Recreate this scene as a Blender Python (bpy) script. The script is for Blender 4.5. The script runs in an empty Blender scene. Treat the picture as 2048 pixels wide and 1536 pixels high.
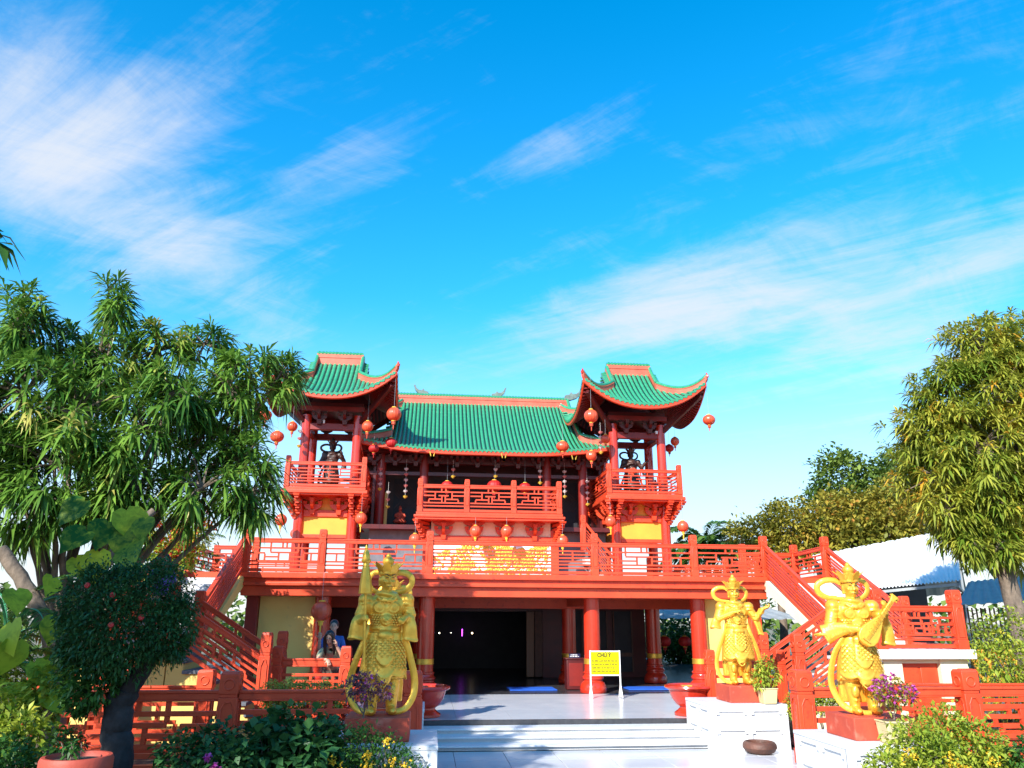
import bpy, math, random
import numpy as np
from mathutils import Vector, Matrix
R = math.radians
sc = bpy.context.scene
col = sc.collection
V = Vector
# ---------------------------------------------------------------- camera
YAW, PITCH, ROLL, CAMZ = R(6), R(17), R(.25), 2.05
cf = V((math.sin(YAW)*math.cos(PITCH), math.cos(YAW)*math.cos(PITCH), math.sin(PITCH)))
cr = V((math.cos(YAW), -math.sin(YAW), 0)); cu = cr.cross(cf)
c_r = cr*math.cos(ROLL)+cu*math.sin(ROLL); c_u = cu*math.cos(ROLL)-cr*math.sin(ROLL)
cd = bpy.data.cameras.new('camera'); cam = bpy.data.objects.new('camera', cd); col.objects.link(cam)
cd.sensor_width = 36; cd.lens = 36*1538/2048; cd.clip_end = 3000; cd.clip_start = .05
Mc = Matrix((c_r, c_u, -cf)).transposed().to_4x4(); Mc.translation = (0, 0, CAMZ)
cam.matrix_world = Mc; sc.camera = cam
# ---------------------------------------------------------------- sky and sun
SAZ, SEL = R(34), R(32)
sunv = V((-math.sin(SAZ)*math.cos(SEL), -math.cos(SAZ)*math.cos(SEL), math.sin(SEL)))   # towards the sun
w = bpy.data.worlds.new('World'); sc.world = w; w.use_nodes = True
nt = w.node_tree; N = nt.nodes; Lk = nt.links; N.clear()
def nn(t, **k):
    n = N.new(t)
    for a, b in k.items(): setattr(n, a, b)
    return n
def mth(op, a, b=None, clamp=False):
    n = nn('ShaderNodeMath', operation=op, use_clamp=clamp)
    for i, q in enumerate((a, b)):
        if q is None: continue
        if isinstance(q, (int, float)): n.inputs[i].default_value = q
        else: Lk.new(q, n.inputs[i])
    return n.outputs[0]
sky = nn('ShaderNodeTexSky', sky_type='NISHITA', sun_disc=False, sun_elevation=SEL, sun_rotation=R(180)+SAZ)
sky.altitude = 0; sky.air_density = 1.0; sky.dust_density = .35; sky.ozone_density = 4.0
hs = nn('ShaderNodeHueSaturation'); hs.inputs['Hue'].default_value = .488; hs.inputs['Saturation'].default_value = 1.36; hs.inputs['Value'].default_value = 1.80
Lk.new(sky.outputs[0], hs.inputs['Color'])
tc = nn('ShaderNodeTexCoord'); sp = nn('ShaderNodeSeparateXYZ'); Lk.new(tc.outputs['Generated'], sp.inputs[0])
zc = mth('MAXIMUM', sp.outputs[2], .04)
zz = mth('ADD', zc, .12)
uu = mth('DIVIDE', sp.outputs[0], zz); vv = mth('DIVIDE', sp.outputs[1], zz)      # a flat cirrus layer overhead
cb = nn('ShaderNodeCombineXYZ'); Lk.new(uu, cb.inputs[0]); Lk.new(vv, cb.inputs[1])
def cnoise(rot, sx, sy, scale, detail, rough, dist, loc=(0, 0, 0)):
    m = nn('ShaderNodeMapping', vector_type='TEXTURE'); m.inputs['Rotation'].default_value = (0, 0, rot); m.inputs['Scale'].default_value = (sx, sy, 1); m.inputs['Location'].default_value = loc
    Lk.new(cb.outputs[0], m.inputs[0])
    t = nn('ShaderNodeTexNoise'); Lk.new(m.outputs[0], t.inputs['Vector'])
    t.inputs['Scale'].default_value = scale; t.inputs['Detail'].default_value = detail; t.inputs['Roughness'].default_value = rough; t.inputs['Distortion'].default_value = dist
    return t.outputs[0]
n1 = cnoise(-.72, 2.4, .55, 2.2, 10, .66, .5, (3.1, .4, 0))       # long streaks
n2 = cnoise(.5, 1.3, .8, 4.5, 9, .7, .9, (1.0, 5.0, 0))       # ripples
n3 = cnoise(0, 1, 1, .75, 3, .5, .2, (7.3, 2.2, 0))                # where the veil lies
def blob(cx, cy, rx, ry, rot, amp):
    m = nn('ShaderNodeMapping', vector_type='TEXTURE'); m.inputs['Location'].default_value = (cx, cy, 0); m.inputs['Rotation'].default_value = (0, 0, rot); m.inputs['Scale'].default_value = (rx, ry, 1)
    Lk.new(cb.outputs[0], m.inputs[0])
    l = nn('ShaderNodeVectorMath', operation='LENGTH'); Lk.new(m.outputs[0], l.inputs[0])
    e = mth('POWER', 2.718, mth('MULTIPLY', mth('MULTIPLY', l.outputs['Value'], l.outputs['Value']), -1.0))
    return mth('MULTIPLY', e, amp)
CLOUDS = [(-.630, 1.316, .285, .207, 1.034, .50), (-.783, 1.429, .287, .10, -1.309, .34), (-.480, 1.201, .16, .12, .417, .26), (-.434, 1.933, .206, .141, 1.026, .32), (-.589, 1.566, .169, .124, .783, .30),
          (.186, 1.210, .102, .055, -.671, .42), (-.173, 1.289, .140, .064, -.972, .22), (.761, 1.667, .432, .203, -.673, .52), (1.117, 1.730, .330, .181, -.871, .42), (.492, 1.844, .298, .154, -.906, .36), (1.198, 1.377, .115, .085, -1.565, .30), (.781, 1.326, .236, .093, -.914, .16), (1.374, 1.921, .181, .234, -.618, .3)]
dens = mth('ADD', mth('MULTIPLY', n1, 1.25), mth('MULTIPLY', n2, .55))
dens = mth('ADD', dens, mth('MULTIPLY', n3, .35))
for a in CLOUDS: dens = mth('ADD', dens, blob(a[0], a[1], a[2]*1.25, a[3]*1.25, a[4], a[5]*.74))
dens = mth('SUBTRACT', dens, 1.10)
mr = nn('ShaderNodeMapRange', interpolation_type='SMOOTHSTEP'); Lk.new(dens, mr.inputs[0]); mr.inputs[1].default_value = 0; mr.inputs[2].default_value = .78; mr.inputs[3].default_value = 0; mr.inputs[4].default_value = .88
# whitish haze low down
hz = nn('ShaderNodeMapRange', interpolation_type='SMOOTHSTEP'); Lk.new(sp.outputs[2], hz.inputs[0]); hz.inputs[1].default_value = .40; hz.inputs[2].default_value = .02; hz.inputs[3].default_value = 0; hz.inputs[4].default_value = .86
fac = mth('MAXIMUM', mr.outputs[0], hz.outputs[0])
fac = mth('SUBTRACT', mth('ADD', mr.outputs[0], hz.outputs[0]), mth('MULTIPLY', mr.outputs[0], hz.outputs[0]))
mx = nn('ShaderNodeMix', data_type='RGBA'); Lk.new(fac, mx.inputs[0]); Lk.new(hs.outputs[0], mx.inputs[6]); mx.inputs[7].default_value = (4.3, 4.45, 4.75, 1)
bg = nn('ShaderNodeBackground'); Lk.new(mx.outputs[2], bg.inputs[0]); bg.inputs[1].default_value = .112
ow = nn('ShaderNodeOutputWorld'); Lk.new(bg.outputs[0], ow.inputs[0])
sl = bpy.data.lights.new('sun', 'SUN'); sl.energy = 5.0; sl.angle = R(.53); sl.color = (1, .95, .86)
so = bpy.data.objects.new('sun', sl); col.objects.link(so); so.rotation_euler = sunv.to_track_quat('Z', 'Y').to_euler(); so.location = (-20, -20, 30)
vs = sc.view_settings; vs.view_transform = 'Standard'; vs.look = 'None'; vs.gamma = 1; vs.use_curve_mapping = False; vs.exposure = .85
sc.cycles.use_denoising = True
sc.cycles.max_bounces = 8; sc.cycles.transparent_max_bounces = 6
# ---------------------------------------------------------------- helpers
class MB:
    def __init__(s): s.v = []; s.f = []; s.m = []
    def add(s, vs_, fs, mi=0):
        o = len(s.v); s.v += [tuple(p) for p in vs_]
        for f in fs: s.f.append(tuple(i+o for i in f)); s.m.append(mi)
        return s
    def hexa(s, p, mi=0):      # 8 points: bottom 4 ccw, top 4 ccw
        return s.add(p, [(3, 2, 1, 0), (4, 5, 6, 7), (0, 1, 5, 4), (1, 2, 6, 5), (2, 3, 7, 6), (3, 0, 4, 7)], mi)
    def box(s, c, d, rz=0, M=None, mi=0, taper=1):
        x, y, z = d[0]/2, d[1]/2, d[2]/2; t = taper
        P = [V(q) for q in ((-x, -y, -z), (x, -y, -z), (x, y, -z), (-x, y, -z), (-x*t, -y*t, z), (x*t, -y*t, z), (x*t, y*t, z), (-x*t, y*t, z))]
        if rz: Q = Matrix.Rotation(rz, 3, 'Z'); P = [Q @ p for p in P]
        P = [p+V(c) for p in P]
        if M is not None: P = [M @ p for p in P]
        return s.hexa(P, mi)
    def bx(s, x0, x1, y0, y1, z0, z1, mi=0): return s.box(((x0+x1)/2, (y0+y1)/2, (z0+z1)/2), (x1-x0, y1-y0, z1-z0), mi=mi)
    def bar(s, a, b, w_, h, mi=0, up=(0, 0, 1)):
        a, b = V(a), V(b); d = (b-a).normalized(); u = V(up)
        if abs(d.dot(u)) > .98: u = V((0, 1, 0))
        sd = d.cross(u).normalized()*w_/2; uu_ = sd.cross(d).normalized()*h/2
        return s.hexa([a-sd-uu_, a+sd-uu_, b+sd-uu_, b-sd-uu_, a-sd+uu_, a+sd+uu_, b+sd+uu_, b-sd+uu_], mi)
    def rings(s, rs, cap=True, closed=False, mi=0):
        n = len(rs[0]); o = len(s.v)
        for r in rs: s.v += [tuple(p) for p in r]
        for i in range(len(rs)-1):
            for j in range(n if not closed else n):
                k = (j+1) % n
                s.f.append((o+i*n+j, o+i*n+k, o+(i+1)*n+k, o+(i+1)*n+j)); s.m.append(mi)
        if cap:
            s.f.append(tuple(o+j for j in reversed(range(n)))); s.m.append(mi)
            b = o+(len(rs)-1)*n; s.f.append(tuple(b+j for j in range(n))); s.m.append(mi)
        return s
    def tube(s, pts, rad, n=8, mi=0, flat=1, up=(0, 0, 1), cap=True):
        pts = [V(p) for p in pts]
        if isinstance(rad, (int, float)): rad = [rad]*len(pts)
        rs = []; pu = None
        for i, p in enumerate(pts):
            d = (pts[min(i+1, len(pts)-1)]-pts[max(i-1, 0)])
            d = d.normalized() if d.length > 1e-9 else V((0, 0, 1))
            u = V(up) if pu is None else pu
            u = u-d*u.dot(d)
            if u.length < 1e-3: u = V((0, 1, 0))-d*d.y
            u.normalize(); pu = u; sd = d.cross(u)
            rs.append([p+(sd*math.cos(t)+u*math.sin(t)*flat)*rad[i] for t in (2*math.pi*k/n for k in range(n))])
        return s.rings(rs, cap, mi=mi)
    def lathe(s, prof, n=24, c=(0, 0, 0), rib=None, mi=0, sx=1, sy=1, M=None):
        rs = []
        for (r, z) in prof:
            q = []
            for k in range(n):
                t = 2*math.pi*k/n; rr = r*(rib(t, z) if rib else 1)
                p = V((c[0]+rr*math.cos(t)*sx, c[1]+rr*math.sin(t)*sy, c[2]+z)); q.append(M @ p if M is not None else p)
            rs.append(q)
        return s.rings(rs, True, mi=mi)
    def ell(s, c, r, nu=12, nv=8, M=None, mi=0):
        prof = []
        for i in range(nv+1):
            t = -math.pi/2+math.pi*i/nv; prof.append((max(math.cos(t), .02), math.sin(t)))
        c = V(c); rs = []
        for (rr, z) in prof:
            q = []
            for k in range(nu):
                a = 2*math.pi*k/nu; p = V((rr*math.cos(a)*r[0], rr*math.sin(a)*r[1], z*r[2]))
                if M is not None: p = M @ p
                q.append(p+c)
            rs.append(q)
        return s.rings(rs, True, mi=mi)
    def prism(s, poly, y0, y1, M=None, mi=0):      # poly in x,z (ccw seen from -y)
        n = len(poly); P = [V((x, y0, z)) for x, z in poly]+[V((x, y1, z)) for x, z in poly]
        if M is not None: P = [M @ p for p in P]
        return s.add(P, [tuple(range(n)), tuple(range(2*n-1, n-1, -1))]+[(i, i+n, (i+1) % n+n, (i+1) % n) for i in range(n)], mi)
    def mesh(s, name, mats, smooth=38):
        m = bpy.data.meshes.new(name); m.from_pydata(s.v, [], s.f)
        for a in (mats if isinstance(mats, (list, tuple)) else [mats]): m.materials.append(a)
        if any(s.m): m.polygons.foreach_set('material_index', s.m)
        if smooth:
            m.polygons.foreach_set('use_smooth', [True]*len(m.polygons)); m.set_sharp_from_angle(angle=R(smooth))
        m.validate(); m.update()
        return m
    def build(s, name, mats, parent=None, loc=(0, 0, 0), smooth=38, bevel=0, kind=None, rz=0):
        return put(name, s.mesh(name, mats, smooth), parent, loc, bevel, kind, rz)
def put(name, me, parent=None, loc=(0, 0, 0), bevel=0, kind=None, rz=0):
    o = bpy.data.objects.new(name, me); col.objects.link(o); o.location = loc
    if rz: o.rotation_euler[2] = rz
    if parent is not None: o.parent = parent
    if bevel:
        b = o.modifiers.new('edge', 'BEVEL'); b.width = bevel; b.segments = 2; b.limit_method = 'ANGLE'; b.angle_limit = R(40); b.harden_normals = False
    if kind: o['kind'] = kind
    return o
def tag(o, label, cat, group=None):
    o['label'] = label; o['category'] = cat
    if group: o['group'] = group
    return o
def thing(name, label, cat, loc=(0, 0, 0), group=None, rz=0):
    o = bpy.data.objects.new(name, None); col.objects.link(o); o.location = loc; o.rotation_euler[2] = rz; o.empty_display_size = .2
    return tag(o, label, cat, group)
def struct(o): o['kind'] = 'structure'; return o
def copy_tree(o, parent=None):
    c = o.copy(); col.objects.link(c); c.parent = parent
    for ch in list(o.children): copy_tree(ch, c)
    return c
# ---------------------------------------------------------------- materials
def mat(name, c1, c2=None, scale=4, rough=.5, metal=0, bump=0, bscale=30, stretch=(1, 1, 1), spec=.5, detail=5, lo=.35, hi=.65, coat=0, trans=0, rvar=0, fine=None, obj=False):
    m = bpy.data.materials.new(name); m.use_nodes = True; t = m.node_tree; n = t.nodes; l = t.links
    b = n['Principled BSDF']; b.inputs['Roughness'].default_value = rough; b.inputs['Metallic'].default_value = metal; b.inputs['Specular IOR Level'].default_value = spec
    if coat: b.inputs['Coat Weight'].default_value = coat; b.inputs['Coat Roughness'].default_value = .12
    b.inputs['Base Color'].default_value = (*c1, 1)
    g = n.new('ShaderNodeTexCoord' if obj else 'ShaderNodeNewGeometry'); P = g.outputs['Object' if obj else 'Position']
    mp = n.new('ShaderNodeMapping'); mp.inputs['Scale'].default_value = stretch; l.new(P, mp.inputs[0])
    if c2 is not None:
        z = n.new('ShaderNodeTexNoise'); z.inputs['Scale'].default_value = scale; z.inputs['Detail'].default_value = detail; z.inputs['Roughness'].default_value = .62; l.new(mp.outputs[0], z.inputs['Vector'])
        r = n.new('ShaderNodeMapRange'); l.new(z.outputs[0], r.inputs[0]); r.inputs[1].default_value = lo; r.inputs[2].default_value = hi
        x = n.new('ShaderNodeMix'); x.data_type = 'RGBA'; l.new(r.outputs[0], x.inputs[0]); x.inputs[6].default_value = (*c1, 1); x.inputs[7].default_value = (*c2, 1)
        out = x.outputs[2]
        if fine:
            z2 = n.new('ShaderNodeTexNoise'); z2.inputs['Scale'].default_value = fine[0]; z2.inputs['Detail'].default_value = 2; l.new(P, z2.inputs['Vector'])
            r2 = n.new('ShaderNodeMapRange'); l.new(z2.outputs[0], r2.inputs[0]); r2.inputs[1].default_value = fine[1]; r2.inputs[2].default_value = fine[2]
            x2 = n.new('ShaderNodeMix'); x2.data_type = 'RGBA'; l.new(r2.outputs[0], x2.inputs[0]); l.new(out, x2.inputs[6]); x2.inputs[7].default_value = (*fine[3], 1); out = x2.outputs[2]
        l.new(out, b.inputs['Base Color'])
        if rvar:
            q = n.new('ShaderNodeMapRange'); l.new(z.outputs[0], q.inputs[0]); q.inputs[3].default_value = rough-rvar; q.inputs[4].default_value = rough+rvar; l.new(q.outputs[0], b.inputs['Roughness'])
    if bump:
        z = n.new('ShaderNodeTexNoise'); z.inputs['Scale'].default_value = bscale; z.inputs['Detail'].default_value = 4; l.new(P, z.inputs['Vector'])
        u = n.new('ShaderNodeBump'); u.inputs['Strength'].default_value = bump; u.inputs['Distance'].default_value = .02; l.new(z.outputs[0], u.inputs['Height']); l.new(u.outputs[0], b.inputs['Normal'])
    if trans:
        tr = n.new('ShaderNodeBsdfTranslucent'); tr.inputs[0].default_value = (*(c2 or c1), 1); ms = n.new('ShaderNodeMixShader'); ms.inputs[0].default_value = trans
        l.new(b.outputs[0], ms.inputs[1]); l.new(tr.outputs[0], ms.inputs[2]); l.new(ms.outputs[0], n['Material Output'].inputs[0])
        if c2 is not None: l.new(out, tr.inputs[0])
    return m
def leafmat(name, ca, cb_, rough=.45, trans=.3, scale=1.3, cc=None, spec=.35):
    """leaf colour varies from leaf to leaf (the mesh carries a random value per leaf)"""
    m = bpy.data.materials.new(name); m.use_nodes = True; t = m.node_tree; n = t.nodes; l = t.links
    b = n['Principled BSDF']; b.inputs['Roughness'].default_value = rough; b.inputs['Specular IOR Level'].default_value = spec
    a = n.new('ShaderNodeAttribute'); a.attribute_name = 'tone'
    r = n.new('ShaderNodeValToRGB'); e = r.color_ramp.elements; e[0].color = (*ca, 1); e[1].color = (*cb_, 1)
    if cc: e[1].position = .86; q = e.new(1.0); q.color = (*cc, 1)
    l.new(a.outputs['Fac'], r.inputs[0]); l.new(r.outputs[0], b.inputs['Base Color'])
    tr = n.new('ShaderNodeBsdfTranslucent'); l.new(r.outputs[0], tr.inputs[0]); ms = n.new('ShaderNodeMixShader'); ms.inputs[0].default_value = trans
    l.new(b.outputs[0], ms.inputs[1]); l.new(tr.outputs[0], ms.inputs[2]); l.new(ms.outputs[0], n['Material Output'].inputs[0])
    return m
M = {}
M['red'] = mat('red_paint', (.66, .068, .020), (.56, .050, .015), 2.2, .42, bump=.06, bscale=60, fine=(9, .62, .8, (.36, .03, .015)))
M['red_deep'] = mat('deep_red_paint_and_shade', (.24, .015, .010), (.18, .012, .009), 3, .45, bump=.05)  # deepened so timber under the eaves carries its shade in the colour
M['red_glaze'] = mat('red_glaze', (.55, .035, .014), (.46, .028, .012), 3, .22, coat=.4)
M['maroon'] = mat('dark_red_wood_and_shade', (.10, .009, .009), (.065, .008, .009), 4, .4, bump=.08)  # dark wood; on red eave timber the shade is painted in with it
M['salmon'] = mat('salmon_ridge_paint', (.62, .13, .075), (.52, .09, .05), 3, .55, bump=.1)
M['tile'] = mat('green_glazed_tile', (.042, .30, .145), (.026, .21, .10), 9, .24, coat=.25, lo=.3, hi=.7, fine=(30, .6, .78, (.10, .34, .20)))
M['tile_dark'] = mat('green_pan_tile', (.004, .035, .018), (.003, .022, .012), 8, .4)
M['horn'] = mat('grey_green_ridge_end', (.16, .22, .19), (.10, .12, .11), 8, .6, bump=.3)
M['yellow'] = mat('yellow_wall_paint', (.80, .56, .16), (.74, .50, .13), 1.2, .7, bump=.08, bscale=25, fine=(5, .66, .85, (.6, .42, .14)))
M['ochre'] = mat('ochre_wall_paint', (.80, .36, .035), (.72, .31, .03), 2, .6)
M['cream'] = mat('cream_wall_paint', (.82, .74, .52), (.76, .67, .45), 1.3, .7, bump=.08)
M['white'] = mat('white_paint', (.80, .80, .78), (.72, .72, .70), 2, .6, bump=.05)
M['stone'] = mat('white_granite', (.66, .66, .66), (.56, .57, .58), 2.5, .5, fine=(90, .60, .72, (.30, .31, .33)))
M['floor'] = mat('polished_granite_floor', (.62, .62, .64), (.54, .55, .58), 1.5, .22, fine=(70, .62, .75, (.40, .41, .44)))
M['dstone'] = mat('dark_granite', (.055, .055, .06), (.035, .035, .04), 10, .25)
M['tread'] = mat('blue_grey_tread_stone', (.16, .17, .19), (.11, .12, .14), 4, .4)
M['soil'] = mat('garden_soil', (.12, .07, .04), (.07, .04, .025), 6, .95, bump=.8, bscale=18)
M['ground'] = mat('dry_ground', (.24, .20, .14), (.15, .14, .08), .6, .95, bump=.3)
M['gold'] = mat('gold_leaf_paint', (.88, .50, .06), (.78, .40, .04), 7, .38, metal=.5, bump=.22, bscale=28, rvar=.14)
M['gold2'] = mat('gold_relief', (.80, .47, .07), (.74, .40, .05), 7, .42, metal=.7)
M['ink'] = mat('dark_brown_line', (.05, .025, .01), rough=.6)
M['block'] = mat('red_clay_block', (.50, .068, .03), (.40, .05, .025), 3, .75, bump=.2, bscale=20, fine=(7, .6, .8, (.55, .16, .10)))
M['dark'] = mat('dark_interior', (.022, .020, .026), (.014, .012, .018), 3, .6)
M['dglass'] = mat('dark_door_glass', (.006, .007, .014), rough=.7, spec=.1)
M['brown'] = mat('dark_brown_statue', (.07, .028, .02), (.035, .016, .014), 6, .45, bump=.2)
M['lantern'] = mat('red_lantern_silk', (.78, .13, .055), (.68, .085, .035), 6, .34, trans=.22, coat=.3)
M['lantern_dk'] = mat('shaded_crimson_silk', (.55, .02, .02), (.45, .015, .015), 6, .55, trans=.15)  # darker copy of the red silk, with shade put into the colour
M['tassel'] = mat('yellow_tassel', (.80, .48, .05), rough=.8)
M['bark'] = mat('grey_bark', (.20, .15, .11), (.10, .075, .055), 9, .9, bump=.9, bscale=14, stretch=(1, 1, .35))
M['bark_dk'] = mat('dark_shaded_bark', (.028, .026, .028), (.012, .011, .012), 12, .85, bump=1.0, bscale=16)  # wet dark bark, deepened further with dapple shade in the colour
M['terra'] = mat('terracotta', (.42, .06, .03), (.34, .045, .024), 4, .6, bump=.15)
M['plast'] = mat('beige_plastic_pot', (.62, .52, .27), (.54, .45, .23), 3, .5)
M['clay'] = mat('brown_clay', (.13, .05, .03), (.07, .03, .02), 5, .6, bump=.4)
M['steel'] = mat('white_steel', (.8, .8, .78), rough=.4)
M['zinc'] = mat('white_metal_roof', (.80, .82, .84), (.70, .73, .76), 1.2, .42, metal=.0, stretch=(1, 1, 1))
M['grey'] = mat('grey_steel', (.33, .36, .38), (.26, .29, .31), 3, .5)
M['signy'] = mat('yellow_sign_board', (.50, .47, .003), rough=.7, spec=.1)
M['signred'] = mat('sign_brown_print', (.05, .022, .003), rough=.6)
M['signline'] = mat('sign_faded_print', (.16, .11, .003), rough=.7)
M['bluemat'] = mat('blue_mat', (.02, .14, .70), (.015, .10, .55), 8, .6)
M['skin'] = mat('skin', (.50, .28, .19), rough=.5)
M['hair'] = mat('black_hair', (.012, .010, .010), (.02, .015, .013), 30, .4)
M['shirt'] = mat('pale_green_cloth', (.36, .38, .24), (.30, .32, .20), 12, .8)
M['cloth_bl'] = mat('blue_cloth', (.03, .12, .42), (.02, .08, .3), 10, .8)
M['cloth_pu'] = mat('purple_cloth', (.18, .09, .60), (.14, .07, .5), 10, .8)
M['cloth_dk'] = mat('dark_cloth', (.03, .03, .04), rough=.8)
M['apron'] = mat('taupe_cloth', (.16, .11, .08), (.12, .08, .06), 10, .8)
M['black'] = mat('black_plastic', (.012, .012, .013), rough=.3)
M['lotus_p'] = mat('pink_lotus_paper', (.72, .26, .24), rough=.7, trans=.2)
M['lotus_w'] = mat('white_lotus_paper', (.75, .72, .70), rough=.7, trans=.2)
M['lotus_y'] = mat('yellow_lotus_paper', (.80, .58, .08), rough=.7, trans=.2)
M['gleaf'] = mat('green_silk', (.04, .22, .10), rough=.6)
L_mango = leafmat('mango_leaf', (.026, .10, .014), (.20, .36, .05), .36, .28, cc=(.46, .42, .10))
L_mango_y = leafmat('yellowing_mango_leaf', (.12, .20, .018), (.44, .42, .055), .45, .32, cc=(.58, .30, .03))
L_dark = leafmat('dark_shrub_leaf', (.014, .065, .018), (.055, .165, .04), .5, .25)
L_mid = leafmat('shrub_leaf', (.022, .085, .014), (.075, .19, .028), .5, .3)
L_yel = leafmat('yellow_green_leaf', (.15, .25, .018), (.44, .46, .05), .5, .3, cc=(.60, .48, .05))
L_lime = leafmat('lime_leaf', (.22, .32, .04), (.45, .52, .10), .55, .3)
L_olive = leafmat('olive_leaf', (.12, .15, .018), (.40, .32, .04), .6, .28, cc=(.44, .20, .03))
L_far = leafmat('far_leaf', (.055, .12, .02), (.20, .27, .04), .6, .25)
L_bamboo = leafmat('bamboo_leaf', (.16, .17, .02), (.33, .31, .05), .6, .3)
L_redf = leafmat('red_flower', (.50, .02, .01), (.70, .09, .03), .6, .3)
L_mag = leafmat('magenta_flower', (.50, .03, .32), (.66, .16, .55), .6, .3)
L_mauve = leafmat('dull_mauve_flower', (.13, .055, .075), (.24, .10, .13), .7, .25)
L_yelf = leafmat('yellow_flower', (.80, .50, .02), (.85, .62, .06), .6, .2)
L_palm = leafmat('palm_leaf', (.030, .10, .018), (.13, .22, .035), .45, .25, cc=(.36, .30, .05))
L_pothos = leafmat('pothos_leaf', (.014, .085, .010), (.36, .44, .03), .5, .25, spec=.15)
# pothos leaves are marbled green and yellow
_t = L_pothos.node_tree; _a = [n for n in _t.nodes if n.type == 'ATTRIBUTE'][0]; _r = [n for n in _t.nodes if n.type == 'VALTORGB'][0]
_z = _t.nodes.new('ShaderNodeTexNoise'); _z.inputs['Scale'].default_value = 13; _z.inputs['Detail'].default_value = 6; _z.inputs['Distortion'].default_value = 1.2; _g = _t.nodes.new('ShaderNodeNewGeometry'); _t.links.new(_g.outputs['Position'], _z.inputs['Vector'])
_m = _t.nodes.new('ShaderNodeMath'); _m.operation = 'MULTIPLY_ADD'; _t.links.new(_z.outputs[0], _m.inputs[0]); _m.inputs[1].default_value = 1.5; _m.inputs[2].default_value = -.75
_s = _t.nodes.new('ShaderNodeMath'); _s.operation = 'ADD'; _t.links.new(_m.outputs[0], _s.inputs[0]); _t.links.new(_a.outputs['Fac'], _s.inputs[1]); _t.links.new(_s.outputs[0], _r.inputs[0])
# ---------------------------------------------------------------- ground, forecourt, platform
CX = 2.08
g = MB(); g.add([(-400, -60, -.06), (400, -60, -.06), (400, 700, -.06), (-400, 700, -.06)], [(0, 1, 2, 3)])
struct(g.build('ground', M['ground'], smooth=0))
g = MB(); g.bx(-60, -.35, -3, 14.6, -.05, .02); struct(g.build('garden_bed', M['soil'], smooth=0))
g = MB(); g.bx(6.3, 60, -3, 14.6, -.05, .02); struct(g.build('garden_bed', M['soil'], smooth=0))
fc = MB(); fc.bx(-.3, 6.25, 2, 14.6, -.05, -.012); fco = struct(fc.build('forecourt', M['dstone'], smooth=0))
pv = MB(); pv.box((0, 0, -.03), (.792, .792, .06)); pvm = pv.mesh('paving_slab', M['floor'])
for i in range(8):
    for j in range(8): put('paving_slab', pvm, fco, (.1+.8*i, 7.6+.8*j, 0), bevel=.004)
pl = MB(); pl.bx(-9, 13.2, 14.85, 60, -.05, .318); plo = struct(pl.build('platform', M['dstone'], smooth=0))
tlm = MB().box((0, 0, -.02), (.995, .795, .04)).mesh('floor_tile', M['floor'])
for i in range(11):
    for j in range(6): put('floor_tile', tlm, plo, (-2.9+1.0*i, 15.25+.8*j, .33))
MB().bx(-.55, 4.95, 14.80, 14.852, .235, .33).build('edge_band', M['dstone'], plo)
# the front steps
st = thing('front_steps', 'wide flight of pale granite steps leading up to the hall platform', 'steps', (2.42, 13.5, 0))
for k in range(3):
    z1 = .0825*(k+1); y0 = 13.62+.36*k
    MB().bx(-2.42, 2.43, y0-13.5, y0-13.5+.44, z1-.032, z1).build('tread', M['stone'], st, bevel=.006)
    MB().bx(-2.40, 2.41, y0-13.5+.055, y0-13.5+.40, z1-.0825, z1-.036).build('riser', M['stone'], st)
drum = thing('drum_stone', 'grey carved drum stone at the foot of the shaded steps', 'stone', (-.12, 13.1, 0))
MB().bx(-.16, .16, -.25, .3, 0, .10).build('base', M['tread'], drum, bevel=.01)
Mx = Matrix.Rotation(R(90), 3, 'Y')
MB().lathe([(.10, -.09), (.13, -.08), (.14, 0), (.13, .08), (.10, .09)], 20, M=Matrix.Translation((0, 0, .24)) @ Mx.to_4x4()).build('drum', M['tread'], drum)
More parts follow.
